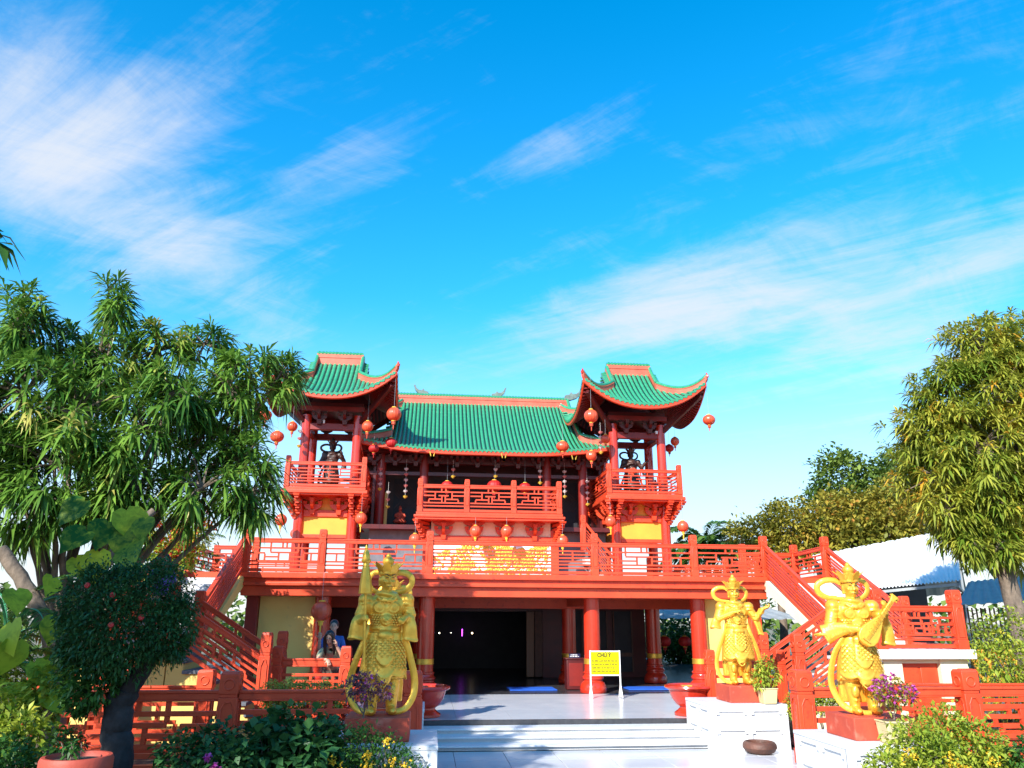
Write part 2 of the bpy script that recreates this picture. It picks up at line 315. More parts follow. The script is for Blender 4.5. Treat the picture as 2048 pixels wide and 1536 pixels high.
# ---------------------------------------------------------------- posts and balustrades
_pc = {}
def post_mesh(H, w_, mt):
    k = (H, w_, mt)
    if k in _pc: return _pc[k]
    m = MB(); h = w_/2; zs = .74*H
    m.bx(-h*1.08, h*1.08, -h*1.08, h*1.08, 0, .16*H)
    m.bx(-h, h, -h, h, .16*H, zs)
    m.bx(-h*.90, h*.90, -h*.90, h*.90, zs, zs+.035*H)
    m.bx(-h, h, -h, h, zs+.035*H, H-.03*H)
    m.box((0, 0, H-.015*H), (2*h, 2*h, .03*H), taper=.82)
    for s in range(4):
        Q = Matrix.Rotation(R(90)*s, 4, 'Z')
        y = -h-.004*H
        f = .012*H; a = h*.66; z0, z1 = .20*H, zs-.04*H
        for (x0, x1, q0, q1) in ((-a, -a+f, z0, z1-.07*H), (a-f, a, z0, z1-.07*H), (-a, a, z0, z0+f), (-a*.45, a*.45, z1-f, z1)):
            m.box(((x0+x1)/2, y, (q0+q1)/2), (x1-x0, .016*H, q1-q0), M=Q)
        for sx in (-1, 1):
            m.add([Q @ V(p) for p in ((sx*a, y-.008*H, z1-.07*H), (sx*a*.45, y-.008*H, z1), (sx*a*.45-sx*f, y-.008*H, z1-f), (sx*a-sx*f, y-.008*H, z1-.07*H-f*.2), (sx*a, y+.01*H, z1-.07*H), (sx*a*.45, y+.01*H, z1))], [(0, 1, 2, 3) if sx < 0 else (3, 2, 1, 0), (0, 4, 5, 1)])
        zc_ = (zs+.035*H+H-.03*H)/2; rr = min(h*.62, .09*H); n = 10
        ro = [Q @ V((rr*math.cos(2*math.pi*i/n), y-.006*H, zc_+rr*math.sin(2*math.pi*i/n))) for i in range(n)]
        ri = [Q @ V((.74*rr*math.cos(2*math.pi*i/n), y-.006*H, zc_+.74*rr*math.sin(2*math.pi*i/n))) for i in range(n)]
        rb = [Q @ V((.70*rr*math.cos(2*math.pi*i/n), y+.006*H, zc_+.70*rr*math.sin(2*math.pi*i/n))) for i in range(n)]
        rw = [Q @ V((1.03*rr*math.cos(2*math.pi*i/n), y+.006*H, zc_+1.03*rr*math.sin(2*math.pi*i/n))) for i in range(n)]
        m.add(ro+ri+rb+rw, [(i, (i+1) % n, n+(i+1) % n, n+i) for i in range(n)]+[(n+i, n+(i+1) % n, 2*n+(i+1) % n, 2*n+i) for i in range(n)]+[(3*n+i, 3*n+(i+1) % n, (i+1) % n, i) for i in range(n)])
    _pc[k] = m.mesh('post', M[mt]); return _pc[k]
def post(par, x, y, z, H=1.03, w_=.17, mt='red'): return put('post', post_mesh(H, w_, mt), par, (x, y, z), bevel=.006)
FRET = dict(h=[(0, 1, .82), (0, 1, .30), (0, 1, .15), (0, .30, .64), (.70, 1, .64), (.38, .62, .64), (.15, .46, .47), (.54, .85, .47)],
            v=[(.45, .82, 1), (.55, .82, 1), (.30, .47, .82), (.70, .47, .82), (.15, .30, .47), (.85, .30, .47), (.46, .30, .64), (.54, .30, .64)])
KEY = dict(h=[(0, 1, .80), (0, 1, .28), (0, 1, .14), (0, .22, .60), (.22, .42, .45), (.58, .78, .45), (.78, 1, .60), (.30, .70, .62)],
           v=[(.30, .62, 1), (.70, .62, 1), (.22, .28, .60), (.78, .28, .60), (.42, .28, .62), (.58, .28, .62), (.47, .80, 1), (.53, .80, 1), (.11, .28, .60), (.89, .28, .60)])
SLAT = dict(h=[(0, 1, .82), (0, 1, .68), (0, 1, .54), (0, 1, .40), (0, 1, .27), (0, 1, .13)], v=[(.12, .13, .54), (.5, .54, .82), (.5, .13, .40), (.88, .40, .82)])
def bay(par, p0, p1, H=.80, pat=FRET, w_=.085, t=.036, sep=False, mt='red', tag_=''):
    p0, p1 = V(p0), V(p1); L = p1-p0; ln = V((L.x, L.y, 0)).length; sd = V((-L.y, L.x, 0)).normalized()
    def hx(m, t0, t1, h0, h1, dep):
        a, b = p0+L*t0, p0+L*t1; d = sd*dep/2
        m.hexa([a-d+V((0, 0, h0)), b-d+V((0, 0, h0)), b+d+V((0, 0, h0)), a+d+V((0, 0, h0)), a-d+V((0, 0, h1)), b-d+V((0, 0, h1)), b+d+V((0, 0, h1)), a+d+V((0, 0, h1))])
    m = MB(); hx(m, 0, 1, H-.115*H, H-.035*H, w_*.86); hx(m, 0, 1, H-.035*H, H, w_*1.12); hx(m, 0, 1, H-.135*H, H-.115*H, w_*1.0); m.build('handrail', M[mt], par, bevel=.006)
    m = MB(); hx(m, 0, 1, .02, .09*H+.02, w_*.95); m.build('bottom_rail', M[mt], par, bevel=.004)
    lo, hi = .09*H+.02, H-.135*H; S = hi-lo; lat = MB(); tv = t/ln/2
    segs = [(a, b, lo+S*y-t/2, lo+S*y+t/2) for a, b, y in pat['h']]+[(x-tv, x+tv, lo+S*a+(t/2 if a > 0 else -.004), lo+S*b-(t/2 if b < 1 else -.004)) for x, a, b in pat['v']]
    for i, (a, b, c, d) in enumerate(segs):
        dep = w_*.55 if i < len(pat['h']) else w_*.50
        if sep: q = MB(); hx(q, a, b, c, d, dep); q.build('slat', M[mt], par, bevel=.004)
        else: hx(lat, a, b, c, d, dep)
    if not sep: lat.build('lattice', M[mt], par)
def run(par, pts, H=.80, ph=1.03, pw=.17, pats=(FRET,), skip=(), **k):
    """posts at every point, a bay between neighbours"""
    for p in pts: post(par, p[0], p[1], p[2], ph, pw, k.get('mt', 'red'))
    for i in range(len(pts)-1):
        if i in skip: continue
        a, b = V(pts[i]), V(pts[i+1]); d = (b-a).normalized()*pw*.47
        bay(par, a+d, b-d, H, pats[i % len(pats)], **k)
# ---------------------------------------------------------------- the lower hall that carries the terrace
TZ = 3.10
lh = thing('lower_hall', 'open red columned ground floor hall under the temple terrace', 'building', (CX, 20, .33))
def P(mb, name, mt, par=lh, off=(CX, 20, .33), **k):
    o = mb.build(name, M[mt] if isinstance(mt, str) else mt, par, (-off[0], -off[1], -off[2]), **k); return o
m = MB(); m.bx(-4.52, 8.70, 19.27, 27, 2.965, TZ); P(m, 'cornice', 'red', bevel=.012)
m = MB(); m.bx(-4.44, 8.62, 19.37, 27, 2.87, 2.963); P(m, 'cornice_neck', 'red')
m = MB(); m.bx(-4.50, 8.68, 19.30, 27, 2.79, 2.868); P(m, 'cornice_lip', 'red', bevel=.012)
m = MB(); m.bx(-4.40, 8.56, 19.42, 20.3, 2.56, 2.788); P(m, 'beam', 'red', bevel=.01)
m = MB(); m.bx(-4.40, 8.56, 20.3, 27, 2.70, 2.786); P(m, 'soffit', 'red_deep')
m = MB(); m.bx(-6.2, -4.53, 19.42, 27, 2.85, TZ-.004); P(m, 'terrace_wing', 'red')
m = MB(); m.bx(8.71, 10.35, 19.42, 27, 2.85, TZ-.004); P(m, 'terrace_wing', 'red')
m = MB(); m.bx(-4.5, 8.7, 22.8, 23.2, 2.34, 2.699); P(m, 'beam', 'red', bevel=.01)
for x in (0.0, 4.15): m = MB(); m.bx(x-.14, x+.14, 20.31, 22.79, 2.40, 2.699); P(m, 'beam', 'red')
def gcol(x, y, par=lh, off=(CX, 20, .33), z0=.33, z1=2.56, r=.205, band=True):
    m = MB(); m.lathe([(r*1.55, 0), (r*1.62, .05), (r*1.60, .14), (r*1.38, .23), (r*1.15, .27), (r*1.15, .29), (r*1.30, .32), (r*1.32, .36), (r*1.12, .40), (r*1.10, .43), (r*1.18, .45), (r*1.18, .48), (r*1.02, .50), (r*1.0, .6), (r*.97, z1-z0)], 28, (x, y, z0))
    c = P(m, 'column', 'red_glaze', par, off)
    if band:
        m = MB(); m.lathe([(r*1.01, .66), (r*1.07, .665), (r*1.07, .68), (r*1.04, .685), (r*1.04, .765), (r*1.07, .77), (r*1.07, .785), (r*1.01, .79)], 28, (x, y, z0), rib=lambda t, z: 1+.012*math.sin(14*t))
        b = m.build('gold_band', M['gold2'], c)
    return c
for x in (-2.53, 0.0, 4.15, 6.93): gcol(x, 20.0)
for x in (-.2, 4.1, 6.6): gcol(x, 23.0)
gcol(7.45, 26.2); gcol(9.3, 24.2, z1=2.85)
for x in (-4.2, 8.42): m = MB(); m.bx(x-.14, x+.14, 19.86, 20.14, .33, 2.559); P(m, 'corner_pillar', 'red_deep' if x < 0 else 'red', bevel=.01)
m = MB(); m.bx(-4.05, -2.56, 20.05, 20.25, .33, 2.559); P(m, 'wall', 'yellow')
m = MB(); m.bx(6.97, 8.27, 20.05, 20.25, .33, 2.559); P(m, 'wall', 'yellow')
m = MB(); m.bx(-4.3, -4.1, 20.26, 27, .33, 2.699); P(m, 'wall', 'maroon')
m = MB(); m.bx(-4.1, .12, 25.0, 25.2, .33, 2.699); P(m, 'wall', 'maroon')
m = MB(); m.bx(3.62, 6.9, 25.0, 25.2, .33, 2.699); P(m, 'wall', 'maroon')
m = MB(); m.bx(.12, 3.62, 25.0, 25.2, 2.28, 2.699); P(m, 'wall', 'maroon')
m = MB(); m.bx(6.7, 6.9, 25.21, 30, .33, 2.699); P(m, 'wall', 'maroon')
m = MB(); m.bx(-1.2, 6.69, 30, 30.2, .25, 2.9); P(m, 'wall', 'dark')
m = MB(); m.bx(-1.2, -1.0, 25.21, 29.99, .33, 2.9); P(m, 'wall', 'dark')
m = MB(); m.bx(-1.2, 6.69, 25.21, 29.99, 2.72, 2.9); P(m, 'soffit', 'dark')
for x0, x1 in ((3.10, 3.34), (3.36, 3.60)): m = MB(); m.bx(x0, x1, 24.9, 24.99, .36, 2.28); P(m, 'folded_door', mat('tan_door_panel', (.20, .09, .045), rough=.5) if x0 < 3.2 else 'clay', bevel=.01)
m = MB(); m.bx(-.35, -.12, 24.9, 24.99, .36, 2.28); P(m, 'folded_door', 'clay', bevel=.01)
for x0 in (4.25, 5.05, 5.85):
    m = MB(); m.bx(x0, x0+.62, 24.93, 24.999, .5, 2.3); d = P(m, 'wall_panel', 'dark')
    m = MB()
    for a in (0, 1): m.bx(x0+a*.58, x0+.04+a*.58, 24.90, 24.93, .5, 2.3)
    m.bx(x0+.04, x0+.58, 24.90, 24.93, .95, 1.06); m.build('frame', M['clay'], d)
for (x, z, c, r) in ((.48, 1.56, (1, .9, .7), .022), (1.66, 1.56, (1, .75, .45), .028), (.90, 1.57, (1, .9, .8), .010)):
    e = bpy.data.materials.new('lamp_glow'); e.use_nodes = True; b = e.node_tree.nodes['Principled BSDF']; b.inputs['Emission Color'].default_value = (*c, 1); b.inputs['Emission Strength'].default_value = 6
    o = MB().ell((0, 0, 0), (r, r, r), 10, 6).build('altar_lamp', e, None, (x, 29.2, z)); tag(o, {.48: 'small white lamp glowing deep inside the hall, nearest the column', 1.66: 'small warm orange lamp glowing inside the dark hall', .90: 'faintest small lamp inside the dark hall'}[x], 'lamp')
e = bpy.data.materials.new('violet_tube_glow'); e.use_nodes = True; b = e.node_tree.nodes['Principled BSDF']; b.inputs['Emission Color'].default_value = (.55, .05, 1, 1); b.inputs['Emission Strength'].default_value = 5
o = MB().tube([(0, 0, 0), (0, 0, .24)], .014).build('violet_lamp', e, None, (1.30, 29.2, 1.46)); tag(o, 'thin violet tube lamp glowing inside the dark hall', 'lamp')
for nm, x0, x1, lb in (('floor_mat', 2.15, 3.35, 'blue mat lying inside the entrance, beside the dark doorway'), ('floor_mat', 5.2, 6.5, 'blue mat lying inside, between the yellow sign and the wide bowl')):
    o = MB().bx(x0, x1, 20.6, 21.5, 0, .018).build(nm, M['bluemat'], None, (0, 0, .331)); tag(o, lb, 'mat')
# ---------------------------------------------------------------- the two double staircases
def staircase(sd):
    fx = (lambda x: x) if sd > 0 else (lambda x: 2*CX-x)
    wm = M['cream'] if sd > 0 else M['yellow']  # sunny twin takes a paler copy of the yellow: sunlight put in the paint
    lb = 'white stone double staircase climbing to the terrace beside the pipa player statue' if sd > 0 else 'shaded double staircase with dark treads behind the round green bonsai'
    o0 = (fx(9.4), 15.3, .33); root = thing('staircase', lb, 'staircase', o0, 'double staircases of the terrace')
    def B(x0, x1, y0, y1, z0, z1, name, m_, par=root, bevel=0):
        a, b = sorted((fx(x0), fx(x1))); return MB().bx(a-o0[0], b-o0[0], y0-o0[1], y1-o0[1], z0-o0[2], z1-o0[2]).build(name, m_, par, bevel=bevel)
    n = 10; L0, L1 = 16.2, 19.42; dz = (TZ-1.53)/n
    for i in range(n-1):
        y0 = L0+(L1-L0)*i/(n-1); B(8.66, 10.11, y0, y0+(L1-L0)/(n-1)+.03, 1.53+dz*(i+.02), 1.53+dz*(i+1), 'step', M['stone'], bevel=.006)
    for x0 in (8.50, 10.11):     # sloped stringers
        a, b = sorted((fx(x0), fx(x0+.15)))
        pr = MB(); prof = [(L0-.05, 1.30), (L1, 2.78), (L1, TZ-.03), (L0-.05, 1.50)]
        pr.add([(xx-o0[0], y-o0[1], z-o0[2]) for xx in (a, b) for y, z in prof], [(3, 2, 1, 0), (4, 5, 6, 7), (0, 1, 5, 4), (1, 2, 6, 5), (2, 3, 7, 6), (3, 0, 4, 7)]); pr.build('stringer', wm, root)
    a, b = sorted((fx(8.66), fx(10.11))); pr = MB(); prof = [(L0, 1.32), (L1, 2.80), (L1, 2.95), (L0, 1.47)]
    pr.add([(xx-o0[0], y-o0[1], z-o0[2]) for xx in (a, b) for y, z in prof], [(3, 2, 1, 0), (4, 5, 6, 7), (0, 1, 5, 4), (1, 2, 6, 5), (2, 3, 7, 6), (3, 0, 4, 7)]); pr.build('stair_slab', M['white'], root)
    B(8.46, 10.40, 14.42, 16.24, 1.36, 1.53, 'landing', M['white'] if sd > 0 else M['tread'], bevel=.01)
    B(8.58, 8.95, 14.55, 14.70, .02, 1.359, 'wall', wm); B(9.72, 10.28, 14.55, 14.70, .02, 1.359, 'wall', wm)
    B(8.95, 9.72, 14.66, 14.80, .02, 1.28, 'door', M['red'])
    for x0 in (8.99, 9.36): B(x0, x0+.32, 14.635, 14.658, .45, 1.2, 'door_leaf', M['red'], bevel=.008)
    B(8.95, 9.72, 14.58, 14.72, 1.281, 1.359, 'lintel', wm)
    B(10.14, 10.28, 14.701, 16.2, .02, 1.359, 'wall', wm)
    n = 7; X0, X1 = 8.56, 6.92; dz = (1.53-.33)/n
    for i in range(n-1):
        x1 = X0+(X1-X0)*i/(n-1); x0 = X0+(X1-X0)*(i+1)/(n-1); zt = 1.53-dz*(i+1)
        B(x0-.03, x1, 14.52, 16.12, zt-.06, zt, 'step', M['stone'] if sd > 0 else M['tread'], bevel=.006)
        B(x0, x1, 14.56, 16.08, -.02, zt-.061, 'step_wall', wm)
    bal = thing('staircase_balustrade', 'red lattice balustrade running down the sunlit staircase by the white shed' if sd > 0 else 'red lattice balustrade zigzagging down the shaded staircase', 'balustrade', (0, 0, 0), 'balustrades of the double staircases')
    for x in (8.58, 10.19):
        post(bal, fx(x), 16.2, 1.53); bay(bal, (fx(x), 19.32, TZ), (fx(x), 16.29, 1.53), .80, SLAT)
    post(bal, fx(10.19), 14.55, 1.53, 1.10, .20); bay(bal, (fx(10.19), 16.11, 1.53), (fx(10.19), 14.64, 1.53), .80, FRET)
    post(bal, fx(8.58), 14.55, 1.53, 1.10); 
    if sd > 0: bay(bal, (fx(8.67), 14.55, 1.53), (fx(10.09), 14.55, 1.53), .80, KEY, sep=True)
    else: bay(bal, (fx(8.67), 14.55, 1.53), (fx(10.09), 14.55, 1.53), .80, KEY)
    for y in (14.55, 16.1):
        post(bal, fx(6.92), y, .33, 1.48, .18); bay(bal, (fx(8.49), y, 1.55), (fx(7.0), y, .62), .82, FRET, sep=(y < 15), t=.05)
    return bal
staircase(1); staircase(-1)
lw = thing('platform_balustrade', 'low red fret balustrade beside the posing gold statue on its white pedestal', 'balustrade', (0, 0, 0))
run(lw, [(5.36, 14.98, .33), (6.74, 14.98, .33)], .98, 1.18, .17, (KEY,), sep=True, t=.05)
lw2 = thing('platform_balustrade', 'shaded dark red balustrade the long haired person leans on', 'balustrade', (0, 0, 0))
run(lw2, [(-2.62, 14.98, .33), (-1.42, 14.98, .33)], 1.03, 1.24, .18, (SLAT,), sep=True, t=.05)
bay(lw2, (-1.33, 14.98, .33), (-.4, 14.98, .33), 1.03, SLAT)
# ---------------------------------------------------------------- terrace balustrade
tb = thing('terrace_balustrade', 'long red balustrade of fret panels along the front of the terrace', 'balustrade', (0, 0, 0))
run(tb, [(x, 19.42, TZ) for x in (-4.36, -2.57, 0.02, 4.14, 6.71, 8.58)], .80, 1.03, .17, (KEY, KEY, SLAT, KEY, FRET))
for (x, sg, lb) in ((10.19, 1, 'red balustrade along the side of the terrace above the white shed'), (-6.03, -1, 'red balustrade along the side of the terrace behind the flowering bush')):
    sb = thing('side_balustrade', lb, 'balustrade', (0, 0, 0)); pts = [(x, 19.32, TZ), (x+.25*sg, 21.6, TZ), (x+.25*sg, 24.2, TZ), (x+.25*sg, 26.9, TZ)]
    run(sb, pts, .80, 1.03, .17, (FRET,)); bay(sb, (x+.25*sg, 26.9, TZ), (x-2.5*sg, 26.9, TZ), .80, FRET); post(sb, x-2.5*sg, 26.9, TZ)
    if sg < 0: bay(sb, (x+.34, 21.6, TZ), (-4.6, 21.6, TZ), .80, FRET); post(sb, -4.6, 21.6, TZ)
    else: bay(sb, (x+.16, 21.6, TZ), (8.9, 21.6, TZ), .80, FRET); post(sb, 8.9, 21.6, TZ)
# ---------------------------------------------------------------- tiled hip-and-gable roofs
def make_roof(par, o, cx, cy, ze, W, D, G, H, Lf, k=.45, sp_=.165, rt=.056, sides=(0, 1, 2, 3), bandh=.20, ridgeh=.32, n_tile=14, horns=True):
    """par: the roof part (an Empty at o); returns nothing. ze: eave height, H: rise to the ridge line, Lf: lift of the corners"""
    c = min(W, D)
    def z_at(x, y, front):
        a, b = W-abs(x), D-abs(y); d = b if front else a
        u = (max(0, 1-a/c) if front else max(0, 1-b/c)); dd = min(1, d/D)
        return ze+H*((1-k)*dd+k*dd*dd)+Lf*u**2.3*max(0, 1-d/c)**1.5
    def pt(x, y, front, up=0): return V((cx+x-o[0], cy+y-o[1], z_at(x, y, front)+up-o[2]))
    def extent(q, front):
        if front: return D if abs(q) <= G else max(.02, W-abs(q))
        return max(.02, min(D-abs(q), W-G))
    def sxy(s, q, d):      # side 0 front(-y), 1 right(+x), 2 back, 3 left
        return {0: (q, -D+d), 1: (W-d, q), 2: (-q, D-d), 3: (-W+d, -q)}[s]
    for s in (0, 1, 2, 3):
        fr = s % 2 == 0; half = W if fr else D
        qs = sorted(set([half*(-1+2*i/36) for i in range(37)]+([-G, -G-.001, G, G+.001] if fr else [])))
        top = MB(); sof = MB(); nd = 8
        for up, mb in ((.0, top), (-.15, sof)):
            vs_ = []; 
            for q in qs:
                e = extent(q, fr)
                for j in range(nd+1):
                    x, y = sxy(s, q, e*j/nd); vs_.append(pt(x, y, fr, up))
            fs = []
            for i in range(len(qs)-1):
                for j in range(nd): a = i*(nd+1)+j; f = (a, a+nd+1, a+nd+2, a+1); fs.append(f if up == 0 else f[::-1])
            mb.add(vs_, fs)
        top.build('roof_deck', M['tile_dark'], par); sof.build('soffit', M['maroon'], par)
        # rafters under the eave, fascia board and drip edge
        rf = MB(); nr = int(2*half/.13)
        for i in range(nr+1):
            q = -half+.05+(2*half-.1)*i/nr; e = min(extent(q, fr), 1.0); x, y = sxy(s, q, .03); x2, y2 = sxy(s, q, e)
            if e > .1: rf.bar(pt(x, y, fr, -.175), pt(x2, y2, fr, -.175), .055, .05)
        rf.build('rafters', M['red_deep'], par, kind='stuff')
        fa = MB(); n = 44; pr = []
        for i in range(n+1):
            q = -half+2*half*i/n; x, y = sxy(s, q, -.03); x2, y2 = sxy(s, q, .015)
            u = W-abs(q) if fr else D-abs(q)
            zz_ = z_at(*sxy(s, q, 0), fr)
            pr.append([V((cx+x-o[0], cy+y-o[1], zz_-.16-o[2])), V((cx+x-o[0], cy+y-o[1], zz_-.01-o[2])), V((cx+x2-o[0], cy+y2-o[1], zz_-.01-o[2])), V((cx+x2-o[0], cy+y2-o[1], zz_-.19-o[2]))])
        fa.rings([r for r in pr], True); fa.build('fascia', M['red'], par)
        if s not in sides: continue
        nrow = int(2*half/sp_); off = (2*half-nrow*sp_)/2
        for i in range(nrow+1):
            q = -half+off+sp_*i; e = extent(q, fr)
            if abs(q) > half-.03 or e < .06: continue
            m = MB(); nt_ = max(2, int(e/(.20 if fr or True else .2))); rs = []; tl = (e+.05)/nt_
            for j in range(nt_):
                for (f, rr) in ((0.0, rt*1.10), (.93, rt*.93)):
                    d = -.05+tl*(j+f); x, y = sxy(s, q, max(d, 0)); x3, y3 = sxy(s, q, d)
                    base = V((cx+x3-o[0], cy+y3-o[1], z_at(x, y, fr)-o[2]-(.02 if d < 0 else 0)))
                    sdv = V((1, 0, 0)) if fr else V((0, 1, 0)); ring = []
                    if s in (1, 2): sdv = -sdv
                    if s == 1: sdv = V((0, 1, 0))
                    if s == 3: sdv = V((0, -1, 0))
                    if s == 2: sdv = V((-1, 0, 0))
                    for t in range(8):
                        an = math.pi*t/7; ring.append(base+sdv*math.cos(an)*rr+V((0, 0, math.sin(an)*rr*1.08-.012)))
                    rs.append(ring)
            vs_ = [p for r in rs for p in r]; fs = []
            for a in range(len(rs)-1):
                for t in range(7): fs.append((a*8+t, a*8+t+1, (a+1)*8+t+1, (a+1)*8+t)[::-1])
            fs.append(tuple(range(8)))
            # round end disc
            ctr = sum(rs[0], V())/8; m.add(vs_, fs)
            m.build('tile_row', M['tile'], par, smooth=50)
            # drip tongue between the rows
        dr = MB()
        for i in range(nrow):
            q = -half+off+sp_*(i+.5)
            if abs(q) > half-.05: continue
            x, y = sxy(s, q, -.035); zz_ = z_at(*sxy(s, q, 0), fr); b = V((cx+x-o[0], cy+y-o[1], zz_-o[2])); sdv = V((1, 0, 0)) if fr else V((0, 1, 0)); w2 = sp_*.34
            outv = {0: V((0, -.02, 0)), 1: V((.02, 0, 0)), 2: V((0, .02, 0)), 3: V((-.02, 0, 0))}[s]
            P_ = [b-sdv*w2+V((0, 0, .02)), b+sdv*w2+V((0, 0, .02)), b+sdv*w2*.7+V((0, 0, -.05)), b+V((0, 0, -.085)), b-sdv*w2*.7+V((0, 0, -.05))]
            dr.add(P_+[p+outv for p in P_], [(0, 1, 2, 3, 4), (9, 8, 7, 6, 5)]+[(a, a+5, (a+1) % 5+5, (a+1) % 5) for a in range(5)])
        dr.build('drip_tiles', M['tile'], par, kind='stuff', smooth=0)
    def wall_path(pts, hs_, th, name, mt, base=0):
        m = MB(); rs = []
        for i, p in enumerate(pts):
            d = pts[min(i+1, len(pts)-1)]-pts[max(i-1, 0)]; n_ = V((-d.y, d.x, 0)); n_ = n_.normalized()*th/2 if n_.length > 1e-6 else V((th/2, 0, 0)); h = hs_[i] if isinstance(hs_, list) else hs_
            rs.append([p-n_+V((0, 0, base)), p+n_+V((0, 0, base)), p+n_+V((0, 0, h)), p-n_+V((0, 0, h))])
        m.rings(rs, True); return m.build(name, M[mt], par, bevel=0)
    # hip ridges with a curled tip, gable-edge ridges, main ridge
    for sx in (-1, 1):
        for sy in (-1, 1):
            pts = []; hsx = []; n = 16
            for i in range(n+1):
                a = (W-G)*(1-i/n); x, y = sx*(W-a), sy*(D-a); t = i/n
                pts.append(pt(x, y, True, .02)); hsx.append(bandh*(1-.25*t))
            q = pts[-1]; 
            pts.append(q+V((sx*.05, sy*.05, .10))); hsx.append(bandh*.55)
            wall_path(pts, hsx, .10, 'hip_ridge', 'salmon', -.06)
            cp = [p+V((0, 0, h+.01)) for p, h in zip(pts, hsx)]
            MB().tube(cp, [.062]*(len(cp)-2)+[.055, .045], 10).build('ridge_cap', M['tile'], par)
            MB().tube([p-V((0, 0, .055)) for p in cp[:-1]], .068, 8, flat=.3).build('ridge_moulding', M['salmon'], par)
            e = pts[-1]; 
            if horns: MB().tube([e+V((0, 0, .02)), e+V((sx*.01, sy*.01, .07)), e+V((-sx*.01, -sy*.01, .14)), e+V((-sx*.02, -sy*.02, .20))], [.05, .05, .032, .006], 8).build('ridge_finial', M['red_glaze'], par)
            pts = [pt(sx*G, sy*(D-d), True, .02) for d in [W-G+(D-(W-G))*i/8 for i in range(9)]]
            hs2 = [bandh*1.0+.03*i/8 for i in range(9)]
            wall_path(pts, hs2, .11, 'gable_ridge', 'salmon', -.06)
            MB().tube([p+V((0, 0, h+.01)) for p, h in zip(pts, hs2)], .066, 10).build('ridge_cap', M['tile'], par)
        # gable wall
        a = W-G; gz = [(y, z_at(sx*(G), y, True)) for y in (-(D-a), 0, (D-a))]
        MB().add([(cx+sx*(G-.03)-o[0], cy+y-o[1], z-o[2]) for y, z in gz]+[(cx+sx*(G-.03)-o[0], cy+(D-a)-o[1], z_at(sx*G, D-a, False)-.05-o[2]), (cx+sx*(G-.03)-o[0], cy-(D-a)-o[1], z_at(sx*G, D-a, False)-.05-o[2])], [(0, 1, 2, 3, 4)]).build('gable', M['salmon'], par)
        # tiles of the gable verge, sticking out sideways
        vg = MB()
        for i in range(9):
            for sy in (-1, 1):
                d = a+(D-a)*(i+.5)/9; p = pt(sx*G, sy*(D-d), True, .05); vg.tube([p+V((sx*.03, 0, 0)), p+V((sx*.22, 0, -.05))], .05, 7)
        vg.build('verge_tiles', M['tile'], par, kind='stuff')
    zr = ze+H; rp = [V((cx-o[0]+x, cy-o[1], zr-o[2])) for x in (-G-.02, -G*.5, 0, G*.5, G+.02)]
    wall_path(rp, ridgeh, .14, 'main_ridge', 'salmon', -.08)
    wall_path([p+V((0, 0, ridgeh*.55)) for p in rp], .05, .18, 'ridge_moulding', 'salmon')
    MB().tube([p+V((0, 0, ridgeh+.02)) for p in rp], .075, 10).build('ridge_cap', M['tile'], par)
    st_ = MB()
    for i in range(int(2*G/.12)): st_.tube([rp[0]+V((.06+.12*i, 0, ridgeh+.03)), rp[0]+V((.14+.12*i, 0, ridgeh+.03))], [.09, .078], 10)
    st_.build('ridge_cap_tiles', M['tile'], par, kind='stuff')
def dragon_tail(par, p, s, sz=1.0, mt='horn'):
    """an up-curling ridge ornament, s: +1 curls to +x"""
    pl_ = [(0, 0), (.22, -.02), (.42, .05), (.55, .18), (.62, .40), (.56, .40), (.50, .27), (.40, .20), (.30, .19), (.24, .26), (.18, .17), (.05, .14)]
    pl_ = [(x*s*sz, z*sz) for x, z in pl_]
    if s < 0: pl_ = pl_[::-1]
    m = MB(); m.prism(pl_, -.06*sz, .06*sz, Matrix.Translation(p))
    return m.build('ridge_ornament', M[mt], par, bevel=.01)
# ---------------------------------------------------------------- brackets
def cup_bracket(sz=1.0):
    """a bracket set: block, boat-shaped arm, blocks, forward arm"""
    m = MB(); s = sz
    boat = [(-.10, 0), (.10, 0), (.24, .07), (.30, .16), (.30, .20), (-.30, .20), (-.30, .16), (-.24, .07)]
    m.box((0, -.05, -.07), (.13, .14, .14), taper=1.25)
    m.prism([(x*s, z*s) for x, z in boat], -.10, -.01)
    for x in (-.25, 0, .25): m.box((x*s, -.06, .25*s), (.11*s, .13, .10*s), taper=1.3)
    fw = [(0, 0), (.16, .04), (.30, .13), (.36, .22), (.36, .30), (0, .30)]
    n = len(fw); Q = [V((-.05, -y*s, z*s)) for y, z in fw]+[V((.05, -y*s, z*s)) for y, z in fw]
    m.add(Q, [tuple(range(n)), tuple(range(2*n-1, n-1, -1))]+[(i, i+n, (i+1) % n+n, (i+1) % n) for i in range(n)])
    m.box((0, -.31*s, .34*s), (.14*s, .14*s, .08*s), taper=1.25)
    boat2 = [(-.10, .30), (.10, .30), (.28, .36), (.38, .43), (.38, .46), (-.38, .46), (-.38, .43), (-.28, .36)]
    m.prism([(x*s, z*s) for x, z in boat2], -.09, 0)
    return m
BRM = cup_bracket(.95).mesh('bracket', M['red']); BRS = cup_bracket(.8).mesh('bracket', M['maroon'])  # the maroon set has the eave shade put into its colour
